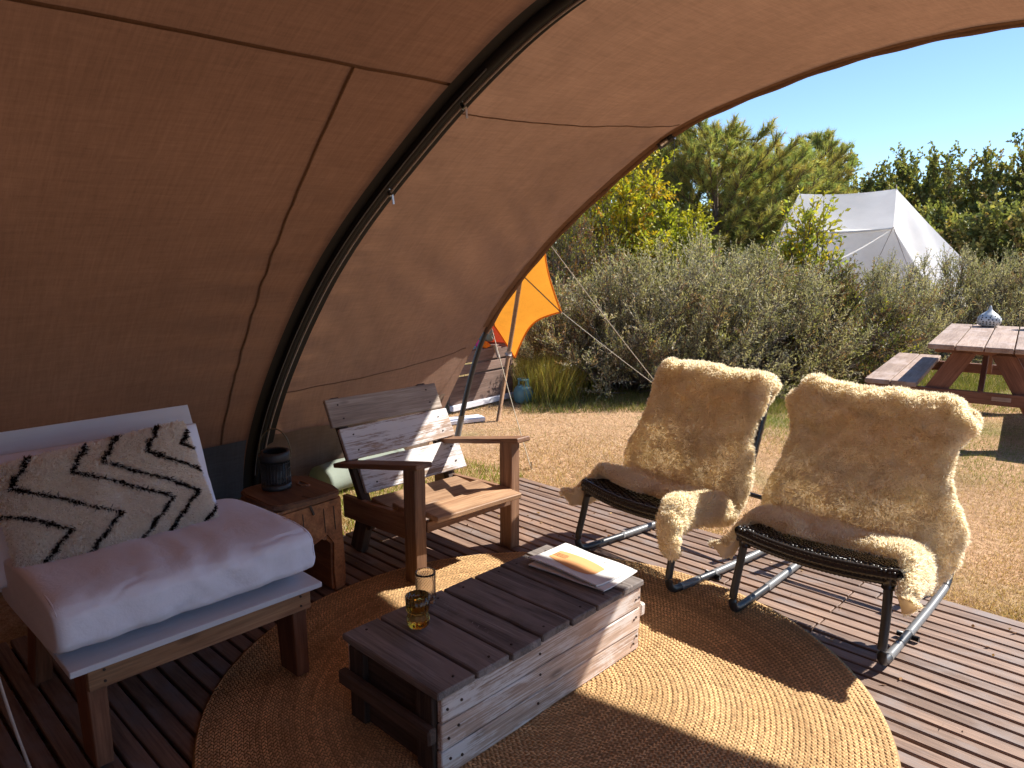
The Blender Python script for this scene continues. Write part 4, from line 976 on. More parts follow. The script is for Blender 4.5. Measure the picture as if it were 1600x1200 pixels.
# ------------------------------------------------------------------ the neighbours: white tent, orange tarp, board bunk, gas bottle
def tri_sheet(name, pts_grid, mat, parent, off, n=24, sagz=.0):
    """bilinear patch from 4 corners with optional inward curve of the edges"""
    A, B, C, D_ = [np.array(q, float) for q in pts_grid]; u = np.linspace(0, 1, n)
    U, W = np.meshgrid(u, u, indexing='ij'); U, W = U[..., None], W[..., None]
    P = A*(1-U)*(1-W) + B*U*(1-W) + C*U*W + D_*(1-U)*W
    P = P + np.array([0, 0, -1])*sagz*np.sin(np.pi*U)*np.sin(np.pi*W)
    return add(name, gridmesh(name, P - np.array(off)), mat, parent)
def white_tent():
    o = np.array([-5.6, 16.2, GZ]); t = thing('white_ridge_tent', 'large white canvas ridge tent standing behind the silvery shrubs', 'tent', tuple(o))
    R1, R2 = np.array([-6.75, 15.75, 2.66]), np.array([-4.94, 16.07, 2.68])
    E1, E2 = np.array([-6.55, 14.55, 1.86]), np.array([-4.54, 14.79, 1.88])
    ax = (R2 - R1)/np.linalg.norm(R2 - R1); nrm = np.array([ax[1], -ax[0], 0.])
    F1, F2 = E1 + nrm*.35 - ax*.2 + [0, 0, -1.9], E2 + nrm*.35 + ax*.35 + [0, 0, -1.9]
    B1, B2 = E1 - nrm*2.5, E2 - nrm*2.5 + 0*ax; B1[2] = 1.85; B2[2] = 1.86
    G1, G2 = B1 - nrm*.35 - [0, 0, 1.9], B2 - nrm*.35 - [0, 0, 1.9] + ax*.3
    wc = M['white_canvas']
    def patch(name, A, B, C, D_, sag=.05, n=26, mat=wc, fold=0.):
        A, B, C, D_ = [np.asarray(q, float) for q in (A, B, C, D_)]
        u = np.linspace(0, 1, n); U, W = np.meshgrid(u, u, indexing='ij'); U, W = U[..., None], W[..., None]
        P = A*(1-U)*(1-W) + B*U*(1-W) + C*U*W + D_*(1-U)*W
        q = np.cross(B - A, D_ - A); q = q/np.linalg.norm(q); q = q if q[2] > 0 else -q
        P = P - q*sag*(np.sin(np.pi*U)*.6 + .4*np.sin(np.pi*W))*np.sin(np.pi*W)**.5 - np.array([0, 0, 1])*.05*np.sin(np.pi*U)*(1 - W)
        P = P + q*fold*np.sin(W*11 + U*5)*np.sin(np.pi*U)*np.sin(np.pi*W)
        add(name, gridmesh(name, P - o), mat, t)
    patch('front_roof', R1, R2, E2, E1, .06)
    patch('back_roof', R1, R2, B2, B1, .06)
    patch('front_wall', E1 + [0, 0, -.02], E2 + [0, 0, -.02], F2, F1, .0, fold=.03)
    patch('back_wall', B1, B2, G2, G1, .0)
    # apse at the right: three gores from the ridge end to a curved foot line
    Em = R2 + ax*1.35 + [0, 0, -1.25]
    feet = [F2, F2 + ax*.9 - nrm*.35, R2 + ax*1.75 - nrm*.0 + [0, 0, -2.66], G2 + ax*.8 + nrm*.3, G2]
    top = [E2, R2, R2, R2, B2]
    patch('end_gore', E2, R2, R2 + ax*1.35 + nrm*.3 + [0, 0, -1.45], feet[1], .03, fold=.015)
    patch('end_gore', feet[0], E2 + [0, 0, -.0], feet[1]*.995 + E2*.005, feet[1], .0)
    patch('end_gore', R2, R2 + ax*.01, feet[2], R2*.12 + feet[1]*.88, .03, fold=.015)
    patch('end_gore', R2, B2, G2, feet[2], .03)
    # left apse
    lf = R1 - ax*1.3 + [0, 0, -2.66]
    patch('left_gore', R1, E1, F1, lf, .03); patch('left_gore', R1, B1, G1, lf, .03)
    for a, b in ((E2 + nrm*.02 + [0, 0, .03], E2 + nrm*.9 + ax*.9 + [0, 0, -1.9]), (E2 + nrm*.02 + [0, 0, .03], E2 + nrm*1.3 - ax*.5 + [0, 0, -1.9])):
        add('guy_line', tubemesh('guy_line', np.array([a, b]) - o, .006, 5), M['zip'], t)
    for q in (R1, R2): add('ridge_spike', tubemesh('ridge_spike', np.array([q + [0, 0, -.05], q + [0, 0, .08]]) - o, .012, 6), M['metal'], t)
    add('eave_band', tubemesh('eave_band', np.stack([E1 + (E2 - E1)*k + nrm*.012 - np.array([0, 0, .05*math.sin(math.pi*k) - .0]) for k in np.linspace(0, 1, 20)]) - o, .022, 6), M['white_canvas'], t)
white_tent()
def orange_tarp():
    o = np.array([-4.66, 4.65, GZ]); t = thing('orange_tarp', 'bright orange sun-lit tarp on a wooden pole beyond the tent edge', 'tarp', tuple(o))
    Rr, Bb, Tt, Ll = np.array([-4.50, 5.34, .92]), np.array([-5.05, 5.28, .43]), np.array([-5.05, 5.75, 2.1]), np.array([-6.4, 5.4, 1.2])
    n = 40; u = np.linspace(0, 1, n); U, W = np.meshgrid(u, u, indexing='ij'); U3, W3 = U[..., None], W[..., None]
    P = Tt*(1-U3)*(1-W3) + Rr*U3*(1-W3) + Bb*U3*W3 + Ll*(1-U3)*W3
    c = P.mean((0, 1)); ed = np.maximum(np.abs(2*U - 1), np.abs(2*W - 1))**3
    pin = (1 - ((2*U - 1)*(2*W - 1))**2)*ed                        # edges curve inwards between the corners
    P = P + (c - P)*(.20*pin)[..., None]
    P[..., 2] -= .05*np.sin(np.pi*U)*np.sin(np.pi*W)
    add('sheet', gridmesh('sheet', P - o), M['orange'], t)
    for A in (P[-1, :], P[:, 0], P[:, -1], P[0, :]): add('hem', tubemesh('hem', A - o, .008, 6), M['orange'], t)
    dg = np.array([P[k, k//2] for k in range(n//3, n)]); 
    add('corner_strap', tubemesh('corner_strap', np.array([P[n//2, n//3], (P[-1, 0] + P[n//2, n//3])/2, P[-1, 0]]) - o + [0, -.01, 0], .006, 5), M['brass'], t)
    pt = np.array([-4.60, 4.90, 1.32]); d = (pt - o)/np.linalg.norm(pt - o)
    add('pole', tubemesh('pole', np.array([o, o + d*.8, o + d*1.9]) - o, .02, 10), M['pole_wood'], t)
    add('pole_clip', tubemesh('pole_clip', np.array([o + d*.61, o + d*.65]) - o, .03, 10), M['zip'], t)
    rope('guy_rope', [Rr, (-3.05, 5.75, GZ)], 'slack guy rope from the orange tarp corner down to the shrubs', r=.0028)
orange_tarp()
def red_tent():
    o = np.array([-5.7, 5.35, GZ]); t = thing('red_play_tent', 'dark red tent flap glimpsed beneath the orange tarp', 'tent', tuple(o))
    tri_sheet('flap', [(-5.75, 5.2, 1.05), (-5.22, 5.42, .62), (-5.3, 5.5, .50), (-6.1, 5.2, .45)], M['red_cloth'], t, o)
    tri_sheet('flap', [(-5.75, 5.2, 1.05), (-6.1, 5.2, .45), (-6.2, 5.9, .45), (-6.0, 5.8, 1.0)], M['red_cloth'], t, o)
red_tent()
def bunk():
    o = np.array([-5.35, 5.05, GZ]); t = thing('plank_kitchen_box', 'low bunk box of weathered brown boards under the orange tarp', 'box', tuple(o))
    a, b = Vector((-5.22, 4.55, 0)), Vector((-5.30, 5.50, 0)); up = (1, .08, 0)
    for z0, z1 in ((.0, .29), (.30, .40), (.41, .53)):
        beam('side_board', t, a + Vector((0, 0, (z0 + z1)/2)), b + Vector((0, 0, (z0 + z1)/2)), z1 - z0 - .01, .025, M['neigh'], up=up, bev=.004, off=o)
    c = Vector((-5.75, 5.5, 0))
    beam('end_board', t, Vector((-5.32, 5.49, .265)), Vector((-5.85, 5.45, .265)), .52, .024, M['neigh'], up=(0, 1, 0), off=o)
    beam('sill', t, a + Vector((.03, 0, .0)), b + Vector((.03, 0, .0)), .05, .05, M['white_board'], up=(0, 0, 1), off=o)
    beam('top_board', t, Vector((-5.5, 4.55, .535)), Vector((-5.56, 5.46, .535)), .5, .02, M['neigh'], up=(0, 0, 1), off=o)
bunk()
def laundry():
    specs = [('bright patterned blue cloth lying on the brown bunk box', (.10, .26, .42), (-5.34, 4.86, .56), .10), ('pink cloth bundle lying on the brown bunk box', (.55, .06, .25), (-5.36, 5.02, .57), .085), ('orange cloth bundle lying on the brown bunk box', (.75, .20, .02), (-5.33, 5.11, .55), .075), ('grey-green cushion standing on the brown bunk box', (.20, .26, .22), (-5.48, 5.22, .62), .14)]
    for lab, col, loc, r_ in specs:
        bm = bmesh.new(); bmesh.ops.create_icosphere(bm, subdivisions=3, radius=r_)
        for v in bm.verts:
            f = .12*math.sin(v.co.x*60 + v.co.y*45) + .1*math.sin(v.co.z*70 + v.co.x*30); v.co *= 1 + f; v.co.z = max(v.co.z*.62, -.35*r_)
        me = bpy.data.meshes.new('cloth_bundle'); bm.to_mesh(me); bm.free()
        o = add('cloth_bundle', me, plain('cloth_' + lab.split()[0], col, .9, .1, 0, .3, 40), None, True); o.location = loc; tag(o, lab, 'cloth')
laundry()
def gas():
    t = thing('gas_bottle', 'squat blue gas bottle standing beside the brown bunk box', 'gas bottle', (-5.06, 5.42, GZ))
    lathe('body', smooth_path([(.001, 0), (.075, 0), (.085, .012), (.098, .03), (.104, .07), (.104, .11), (.096, .15), (.07, .178), (.03, .19), (.001, .19)], 40), 32, M['blue_gas'], t)
    for a in range(3):
        th = np.linspace(a*2.09 - .55, a*2.09 + .55, 10)
        add('guard', gridmesh('guard', np.stack([np.stack([.058*np.cos(th), .058*np.sin(th), 0*th + z], -1) for z in (.172, .24)], 0)), M['blue_gas'], t)
    th = np.linspace(0, 2*np.pi, 30); add('handle_ring', tubemesh('handle_ring', np.stack([.058*np.cos(th), .058*np.sin(th), 0*th + .245], -1), .008, 8), M['blue_gas'], t)
    lathe('valve', [(.001, .185), (.014, .185), (.014, .215), (.02, .218), (.02, .232), (.001, .232)], 16, M['brass'], t)
gas()
def white_board_ground():
    t = thing('white_plank', 'white painted plank lying on the grass behind the tent pole', 'plank', (-4.85, 4.35, GZ))
    beam('plank', t, (-.12, -.30, .028), (.06, .22, .028), .16, .035, M['white_board'], bev=.004)
    beam('plank_batten', t, (.02, .23, .022), (.11, .19, .022), .04, .04, M['white_board'], bev=.004)
white_board_ground()
def rolled_sheet():
    th = np.linspace(0, 2*np.pi, 24, endpoint=False); y = np.linspace(-.35, .35, 24)
    P = np.stack([np.stack([.10*np.cos(th)*(1 + .12*np.sin(yy*11)), np.full(24, yy), .10 + .10*np.sin(th)*(1 + .15*np.cos(yy*9 + th))], -1) for yy in y], 1)
    P = np.concatenate([np.broadcast_to(P[:, :1].mean(0, keepdims=True), (24, 1, 3)), P, np.broadcast_to(P[:, -1:].mean(0, keepdims=True), (24, 1, 3))], 1)
    me = weld(gridmesh('rolled_groundsheet', P, True, True)); me.polygons.foreach_set('use_smooth', np.ones(len(me.polygons), bool))
    o = add('rolled_groundsheet', me, M['green_sheet']); o.location = (-4.02, 2.72, GZ); o.rotation_euler = (0, 0, R(8))
    tag(o, 'pale green rolled groundsheet lying along the foot of the tent wall', 'groundsheet')
rolled_sheet()

# ------------------------------------------------------------------ plants
def tubes_np(A, B, ra, rb, k=3):
    """many straight tapered sticks; returns verts, faces"""
    n = len(A); T = B - A; T = T/(np.linalg.norm(T, axis=1)[:, None] + 1e-9)
    ref = np.where(np.abs(T[:, 2:3]) < .9, [[0, 0, 1.]], [[1., 0, 0]]); U = np.cross(T, ref); U /= np.linalg.norm(U, axis=1)[:, None] + 1e-9; W = np.cross(T, U)
    th = np.linspace(0, 2*np.pi, k, endpoint=False); c, s = np.cos(th)[None, :, None], np.sin(th)[None, :, None]
    ring = c*U[:, None] + s*W[:, None]
    ra = np.broadcast_to(ra, (n,))[:, None, None]; rb = np.broadcast_to(rb, (n,))[:, None, None]
    Vv = np.concatenate([A[:, None] + ring*ra, B[:, None] + ring*rb], 1).reshape(-1, 3)
    i = np.arange(k); j = (i + 1) % k; q = np.stack([i, j, j + k, i + k], -1)
    return Vv, (q[None] + np.arange(n)[:, None, None]*2*k).reshape(-1, 4)
def leaves_np(P, D, L, w, r, cup=.25):
    """diamond leaves: base point, direction, length, half width"""
    n = len(P); D = D/(np.linalg.norm(D, axis=1)[:, None] + 1e-9); S = np.cross(D, r.normal(size=(n, 3))); S /= np.linalg.norm(S, axis=1)[:, None] + 1e-9
    N_ = np.cross(S, D); L = np.broadcast_to(L, (n,))[:, None]; w = np.broadcast_to(w, (n,))[:, None]
    a = P; m = P + D*L*.45; b1 = m + S*w + N_*w*cup; b2 = m - S*w + N_*w*cup; tip = P + D*L - N_*L*.08
    Vv = np.stack([a, b1, tip, b2], 1).reshape(-1, 3); k = np.arange(n)[:, None]*4
    return Vv, np.concatenate([k + [0, 1, 2], k + [0, 2, 3]], 0)
def plant(name, label, cat, loc, rx, ry, h, seed, stems=110, twigs=14, per=13, leaf=(.045, .006), cols=((.2, .2, .13),), mix=None,
          trunk=0.0, tw_len=(.14, .32), mat='leaf', bark='twig', up=.5, droop=0., bare=.0, group=None, inner=.35, crown0=.0, blotch=.25):
    r = np.random.default_rng(seed); t = thing(name, label, cat, (loc[0], loc[1], GZ), 0, group)
    # stem tips on a lumpy dome
    ph = r.uniform(0, 2*np.pi, stems); cz = r.uniform(-.05, 1, stems)**.8; rad = np.sqrt(np.clip(1 - cz**2, 0, 1))
    lump = 1 + .18*np.sin(ph*3 + seed) + .14*np.sin(ph*5 + cz*6 + seed*1.7) + r.uniform(-.28, .12, stems)
    hz0 = crown0*h
    tip = np.stack([rx*rad*np.cos(ph)*lump, ry*rad*np.sin(ph)*lump, np.clip(hz0 + (h - hz0)*cz*(.86 + .14*lump), .06, None)], -1)
    if trunk:
        base = np.stack([r.normal(0, .008, stems), r.normal(0, .008, stems), r.uniform(.35, 1.0, stems)*trunk], -1)
    else:
        base = np.stack([tip[:, 0]*.22 + r.normal(0, .06, stems), tip[:, 1]*.22 + r.normal(0, .06, stems), np.zeros(stems)], -1)
    mid = base*.45 + tip*.55 + np.stack([tip[:, 0]*.10, tip[:, 1]*.10, np.full(stems, h*.07)], -1) + r.normal(0, .06*h, (stems, 3))*[1, 1, .3]
    def at(t_, i): t_ = t_[:, None]; return base[i]*(1-t_)**2 + 2*mid[i]*t_*(1-t_) + tip[i]*t_**2
    sA, sB, ra, rb = [], [], [], []; ns = 6; r0 = .010 if not trunk else .022
    for k in range(ns):
        i = np.arange(stems); sA.append(at(np.full(stems, k/ns), i)); sB.append(at(np.full(stems, (k+1)/ns), i)); f = r.uniform(.7, 1.3, stems)
        ra.append(r0*(1 - .8*k/ns)*np.ones(stems)); rb.append(r0*(1 - .8*(k+1)/ns)*np.ones(stems))
    nt = stems*twigs; i = np.repeat(np.arange(stems), twigs); tt = r.uniform(inner, 1.0, nt)**.8
    tb = at(tt, i); td = (at(np.minimum(tt + .05, 1.05), i) - at(tt - .05, i)); td /= np.linalg.norm(td, axis=1)[:, None] + 1e-9
    td = td*.6 + r.normal(0, .55, (nt, 3)) + np.array([0, 0, up]) + np.stack([tb[:, 0]/rx, tb[:, 1]/ry, 0*tb[:, 0]], -1)*.35; td /= np.linalg.norm(td, axis=1)[:, None]
    tl = r.uniform(*tw_len, nt); te = tb + td*tl[:, None]; te[:, 2] = np.maximum(te[:, 2], .03)
    A = np.concatenate(sA + [tb]); B = np.concatenate(sB + [te]); RA = np.concatenate(ra + [np.full(nt, .0035 if not trunk else .006)]); RB = np.concatenate(rb + [np.full(nt, .0014)])
    Vb, Fb = tubes_np(A, B, RA, RB)
    if trunk:
        tp = np.array([[0, 0, -.05], [.03, .02, trunk*.4], [-.02, .03, trunk*.8], [.01, 0, trunk*1.25]]); tm = tube_pts(smooth_path(tp, 10), np.linspace(.10, .045, 10)*h/4, 8); kk = tm.shape[1]
        idx = np.arange(10*kk).reshape(10, kk); idx = np.hstack([idx, idx[:, :1]]); Ft = np.stack([idx[:-1, :-1], idx[:-1, 1:], idx[1:, 1:], idx[1:, :-1]], -1).reshape(-1, 4)
        add('trunk', npmesh('trunk', tm.reshape(-1, 3), Ft, None, True), M['bark'], t)
    add('branches', npmesh('branches', Vb, Fb), M[bark], t)
    # leaves along the twigs
    keep = r.random(nt) >= bare; ti = np.where(keep)[0]; nl = len(ti)*per; q = np.repeat(ti, per); s = np.tile(np.linspace(.12, 1.02, per), len(ti)) + r.normal(0, .02, nl)
    P = tb[q]*(1 - s)[:, None] + te[q]*s[:, None]; D = td[q]*.75 + r.normal(0, .62, (nl, 3)) + np.array([0, 0, .15 - droop])
    L = leaf[0]*r.uniform(.55, 1.25, nl); w = leaf[1]*r.uniform(.7, 1.2, nl)
    Vl, Fl = leaves_np(P, D, L, w, r)
    cols = np.array(cols); m = np.array(mix if mix else [1/len(cols)]*len(cols))
    tone = fbm(tb, 1.6, 2, seed + 3)*blotch*1.6                      # whole twigs share a colour; patches of the crown turn together
    ci = np.clip(np.searchsorted(np.cumsum(m), np.clip(r.random(nt)*.75 + .125 + tone, 0, .999)), 0, len(cols) - 1)
    cl = cols[ci][q]*r.uniform(.72, 1.25, (nl, 1))
    add('crown' if trunk else 'foliage', npmesh('foliage', Vl, Fl, np.repeat(cl, 4, 0)), M[mat], t)
    return t
SIL = [(.52, .46, .32), (.41, .385, .22), (.57, .49, .35), (.36, .34, .15), (.42, .27, .16)]
SMX = [.28, .24, .18, .18, .12]
def px(pix, cy): return V((pix - 800)/1150*cy*1.0, cy)
sil = 'silvery shrubs behind the chairs'
shr = [(892, 8.5, .80, .75, 1.12, 'silvery shrub beside the orange tarp, leftmost of the hedge'),
       (985, 8.1, .95, .8, 1.38, 'silvery shrub behind the left sheepskin chair'),
       (1085, 8.2, 1.0, .9, 1.58, 'tallest silvery shrub in the middle of the hedge'),
       (1195, 8.5, .95, .85, 1.48, 'silvery shrub left of the yellow sapling'),
       (1375, 10.2, 1.15, .85, 1.32, 'silvery shrub in front of the white tent corner'),
       (1480, 10.9, 1.2, .9, 1.42, 'silvery shrub right behind the onion lantern'),
       (1590, 10.6, 1.2, .9, 1.40, 'silvery shrub at the right edge behind the picnic table')]
for k, (pxx, cy, rx, ry, h, lab) in enumerate(shr):
    plant('silver_shrub', lab, 'shrub', px(pxx, cy), rx, ry, h, 100 + k, 120, 17, 14, (.043, .0062), SIL, SMX, mat='leaf_grey', group=sil, up=.7, inner=.3)
BRN = [(.20, .165, .075), (.15, .15, .06), (.24, .12, .06), (.30, .27, .07), (.17, .11, .07)]
plant('mixed_shrub', 'brownish shrub with reddish and yellow leaves beside the picnic bench', 'shrub', px(1285, 8.9), .85, .8, 1.28, 201, 110, 15, 12, (.05, .011), [(.19, .155, .085), (.15, .16, .06), (.22, .12, .075), (.36, .33, .06), (.14, .11, .075)], [.3, .25, .2, .12, .13], blotch=.4)
plant('brown_thicket', 'brown twiggy thicket behind the orange tarp', 'shrub', px(890, 11.5), 1.0, 1.0, 2.05, 202, 110, 14, 9, (.055, .013), BRN, None, bare=.25)
plant('back_shrub', 'olive shrub between the yellow tree and the pine', 'shrub', px(1075, 11.8), 1.1, 1.0, 1.75, 203, 100, 14, 10, (.05, .010), SIL[:4] + [(.28, .30, .05)], [.25, .25, .2, .15, .15], bare=.1)
plant('back_shrub', 'low olive shrub under the left end of the white tent', 'shrub', px(1195, 12.2), 1.1, .9, 1.55, 204, 100, 13, 10, (.05, .011), BRN[:2] + SIL[:2], None)
YEL = [(.50, .44, .03), (.42, .42, .04), (.58, .42, .03), (.28, .31, .04), (.55, .30, .03)]
plant('yellow_tree', 'small tree with bright yellow autumn leaves and bare grey limbs', 'tree', px(958, 12.8), 1.05, 1.0, 3.15, 301, 34, 18, 15, (.085, .022), YEL, [.3, .25, .2, .15, .1], trunk=.8, tw_len=(.2, .5), up=.1, droop=.5, bark='twig', crown0=.38)
plant('yellow_tree', 'lower yellow-green tree leaning in front of the pine trunk', 'tree', px(1052, 12.9), .55, .55, 2.25, 302, 22, 16, 14, (.08, .022), YEL[:2] + YEL[3:4], None, trunk=.6, tw_len=(.2, .42), up=.1, droop=.6, crown0=.45)
plant('yellow_sapling', 'slender sapling with yellow leaves in front of the white tent', 'tree', px(1243, 9.9), .42, .40, 2.15, 303, 24, 11, 12, (.075, .020), [(.46, .42, .05), (.34, .37, .06), (.52, .38, .03)], None, trunk=.7, tw_len=(.15, .38), up=.25, droop=.35, crown0=.35)
OAK = [(.26, .265, .085), (.20, .215, .07), (.33, .29, .10), (.38, .27, .10), (.14, .17, .055)]
oaks = [(1150, 21, 2.0, 3.55, 'dark green tree behind the pine and shrubs'), (1235, 22, 1.9, 3.75, 'small olive tree left of the white tent ridge'), (1305, 22.5, 1.9, 4.35, 'olive tree rising above the white tent ridge'),
        (1395, 23, 1.9, 4.25, 'rounded oak behind the right end of the white tent'), (1490, 22, 2.0, 4.45, 'broad oak with browning leaves right of the white tent'), (1590, 21, 2.1, 4.45, 'oak at the right edge of the picture behind the shrubs'), (1700, 20, 1.9, 3.9, 'oak just beyond the right picture edge'),
        (1560, 16.5, 1.5, 2.4, 'low oak bush behind the picnic table shrubs'), (1440, 18, 1.5, 2.4, 'low oak bush beside the white tent')]
for k, (pxx, cy, rx, h, lab) in enumerate(oaks):
    if pxx > 1650: continue
    plant('oak_tree', lab, 'tree', px(pxx, cy), rx, rx*.9, h, 400 + k, 100, 20, 12, (.105, .040), OAK, [.3, .22, .22, .12, .14], trunk=h*.24, tw_len=(.2, .44), up=.35, bark='bark', group='oak trees at the back', inner=.25, crown0=.06, blotch=.35)

def pine(label, loc, h, rad, seed, lean=0.0, top=True):
    r = np.random.default_rng(seed); t = thing('pine_tree', label, 'tree', (loc[0], loc[1], GZ), 0, 'pine trees')
    P = smooth_path([(0, 0, -.05), (.1, .05, h*.4), (.05 + lean, 0, h*.8), (lean*1.3, 0, h)], 16)
    add('trunk', tubemesh('trunk', P, np.linspace(.13, .02, 16), 8), M['bark'], t)
    A, B, sh_, dirs = [], [], [], []
    z = h*.12
    while z < h*.985:
        f = (z/h); n = int(r.integers(5, 8)); Lm = rad*(1.05 - f**5)*(.75 + .5*r.random()) + .12
        for k in range(n):
            a = 2*np.pi*(k + r.random()*.7)/n; L = Lm*r.uniform(.7, 1.15); c = np.array([np.interp(z, P[:, 2], P[:, 0]), np.interp(z, P[:, 2], P[:, 1]), z])
            d = np.array([np.cos(a), np.sin(a), .28 + .5*f]); d /= np.linalg.norm(d)
            e = c + d*L + [0, 0, L*.12]; m = (c + e)/2 - [0, 0, L*.05]
            A += [c, m]; B += [m, e]
            ns = max(6, int(L*22))
            for q in range(ns):
                s = r.uniform(.3, 1.0); p = (c*(1-s)**2 + 2*m*s*(1-s) + e*s*s); dd = d + r.normal(0, .55, 3) + [0, 0, .65]; dd /= np.linalg.norm(dd); l = r.uniform(.16, .38)*(1.15 - .4*f)
                A.append(p); B.append(p + dd*l); sh_.append((p, p + dd*l)); dirs.append(dd)
            sh_.append((e - d*.15, e + [0, 0, .08])); dirs.append(d)
        z += h*r.uniform(.045, .07)
    if top: sh_.append((P[-2], P[-1] + [0, 0, .1])); dirs.append(np.array([0, 0, 1.]))
    Vb, Fb = tubes_np(np.array(A), np.array(B), .012, .006); add('branches', npmesh('branches', Vb, Fb), M['bark'], t)
    S0 = np.array([s[0] for s in sh_]); S1 = np.array([s[1] for s in sh_]); Dv = np.array(dirs); k = 46; n = len(S0)*k; q = np.repeat(np.arange(len(S0)), k)
    s = r.uniform(.25, 1.0, n)[:, None]; base = S0[q]*(1 - s) + S1[q]*s; d = Dv[q]*.85 + r.normal(0, .5, (n, 3)); d /= np.linalg.norm(d, axis=1)[:, None]
    sd = np.cross(d, r.normal(size=(n, 3))); sd /= np.linalg.norm(sd, axis=1)[:, None]; L = r.uniform(.10, .18, n)[:, None]
    Vn = np.stack([base - sd*.0055, base + sd*.0055, base + d*L], 1).reshape(-1, 3); cl = np.array([.36, .37, .12])[None]*r.uniform(.65, 1.3, (len(S0), 1)); cl[:, 0] *= r.uniform(.8, 1.35, len(S0)); cl = cl[q]*r.uniform(.8, 1.2, (n, 1))
    add('crown', npmesh('crown', Vn, np.arange(n*3).reshape(-1, 3), np.repeat(cl, 3, 0)), M['leaf'], t)
pine('tall bushy pine beside the yellow tree, touching the tent hem', px(1105, 17.0), 3.9, 1.7, 51, 0., False)
pine('second pine right of the tall one, slightly lower', px(1190, 18.5), 3.65, 1.6, 52, .1, False)
pine('thin young pine whose leader stands out against the sky', px(1262, 19.5), 4.25, .75, 53)
pine('pine half hidden behind the tent canvas left of the tall one', px(1010, 18.5), 3.9, 1.4, 54, 0., False)
def far_scrub():
    r = np.random.default_rng(77); n = 60000
    bx = r.uniform(-16, 34, n); dpt = 27 + r.uniform(-1.5, 3, n); hh = 2.9 + .7*np.sin(bx*.55) + .4*np.sin(bx*1.7 + 1); z = hh*r.random(n)**.7
    P = np.stack([.72*bx - .694*dpt, .694*bx + .72*dpt, z], -1); Vl, Fl = leaves_np(P, r.normal(size=(n, 3)) + [0, 0, .3], .22*r.uniform(.6, 1.2, n), .08, r)
    cl = np.array(OAK)[r.integers(0, 5, n)]*r.uniform(.7, 1.2, (n, 1))
    o = add('far_scrub', npmesh('far_scrub', Vl, Fl, np.repeat(cl, 4, 0)), M['leaf']); tag(o, 'distant dark green scrub filling the skyline gaps', 'scrub', None, 'stuff')
far_scrub()

# ------------------------------------------------------------------ grass
def blades(name, label, pts, hgt, wid, cols, seed, lean=.5):
    r = np.random.default_rng(seed); n = len(pts); a = r.uniform(0, 2*np.pi, n); L = hgt*r.uniform(.5, 1.3, n)
    d = np.stack([np.cos(a)*lean*r.uniform(.2, 1.6, n), np.sin(a)*lean*r.uniform(.2, 1.6, n), np.ones(n)], -1); d /= np.linalg.norm(d, axis=1)[:, None]
    b = r.uniform(0, 2*np.pi, n); s = np.stack([np.cos(b), np.sin(b), 0*b], -1)*wid
    Vv = np.stack([pts - s, pts + s, pts + d*L[:, None]], 1).reshape(-1, 3)
    o = add(name, npmesh(name, Vv, np.arange(n*3).reshape(-1, 3), np.repeat(cols, 3, 0)), M['grass']); return tag(o, label, 'grass', None, 'stuff')
def lawn():
    r = np.random.default_rng(5); n = 380000
    cy = 2.6 + 8.5*r.random(n)**1.4; cx = (r.uniform(-.42, .80, n))*cy*1.0
    X, Y = .72*cx - .694*cy, .694*cx + .72*cy
    ok = ~((X > -3.28) & (Y < 3.49)); X, Y = X[ok], Y[ok]; n = len(X)
    Z = np.full(n, GZ - .004)
    P = np.stack([X, Y, Z], -1)
    p = fbm(P*[1, 1, 0], .45, 3, 12) + .6*np.clip((cy[ok] - 5.4)/2.5, -.5, 1)          # greener towards the shrubs
    g = (p + r.normal(0, .22, n)) > .30
    straw = np.array([[.60, .42, .25], [.67, .50, .32], [.49, .32, .18], [.40, .26, .14]])[r.integers(0, 4, n)]
    green = np.array([[.16, .20, .035], [.24, .26, .05], [.30, .29, .08]])[r.integers(0, 3, n)]
    c = np.where(g[:, None], green, straw)*r.uniform(.75, 1.2, (n, 1))
    blades('lawn_grass', 'short dry straw-coloured lawn with a few green patches', P, np.where(g, .042, .026), .0022, c, 6, .95)
    n = 5000; X = r.uniform(-4.25, -3.3, n); Y = r.uniform(1.4, 3.6, n); P = np.stack([X, Y, np.full(n, GZ - .004)], -1)
    c = np.array([.26, .29, .05])[None]*r.uniform(.7, 1.3, (n, 1)); blades('tent_edge_grass', 'longer green grass growing between the deck and the tent wall', P, .06, .003, c, 8, .6)
lawn()
def tussock():
    r = np.random.default_rng(15); Ps, Cs = [], []
    for k in range(52):
        q = px(r.uniform(836, 905), r.uniform(7.9, 9.4)) if k > 20 else px(r.uniform(838, 872), r.uniform(7.45, 8.0)); n = 260
        Ps.append(np.stack([q[0] + r.normal(0, .10, n), q[1] + r.normal(0, .10, n), np.full(n, GZ)], -1))
        Cs.append((np.array([.46, .36, .13]) if r.random() < .5 else np.array([.36, .34, .09]))[None]*r.uniform(.6, 1.25, (n, 1))*np.array([1, r.uniform(.85, 1.08), .8]))
    P = np.concatenate(Ps); blades('tall_grass', 'tall yellow-green grass below the orange tarp and shrubs', P, .42, .004, np.concatenate(Cs), 16, .45)
    n = 26000; cx_ = r.uniform(.1, 6.5, n); cy_ = r.uniform(6.9, 8.4, n) + np.clip(cx_ - 3, 0, 3)*.45; P = np.stack([.72*cx_ - .694*cy_, .694*cx_ + .72*cy_, np.full(n, GZ)], -1)
    c = np.array([[.13, .16, .03], [.20, .20, .05], [.27, .22, .09]])[r.integers(0, 3, n)]*r.uniform(.7, 1.2, (n, 1)); blades('shrub_edge_grass', 'unmown green grass along the foot of the silvery hedge', P, .09, .003, c, 18, .7)
tussock()
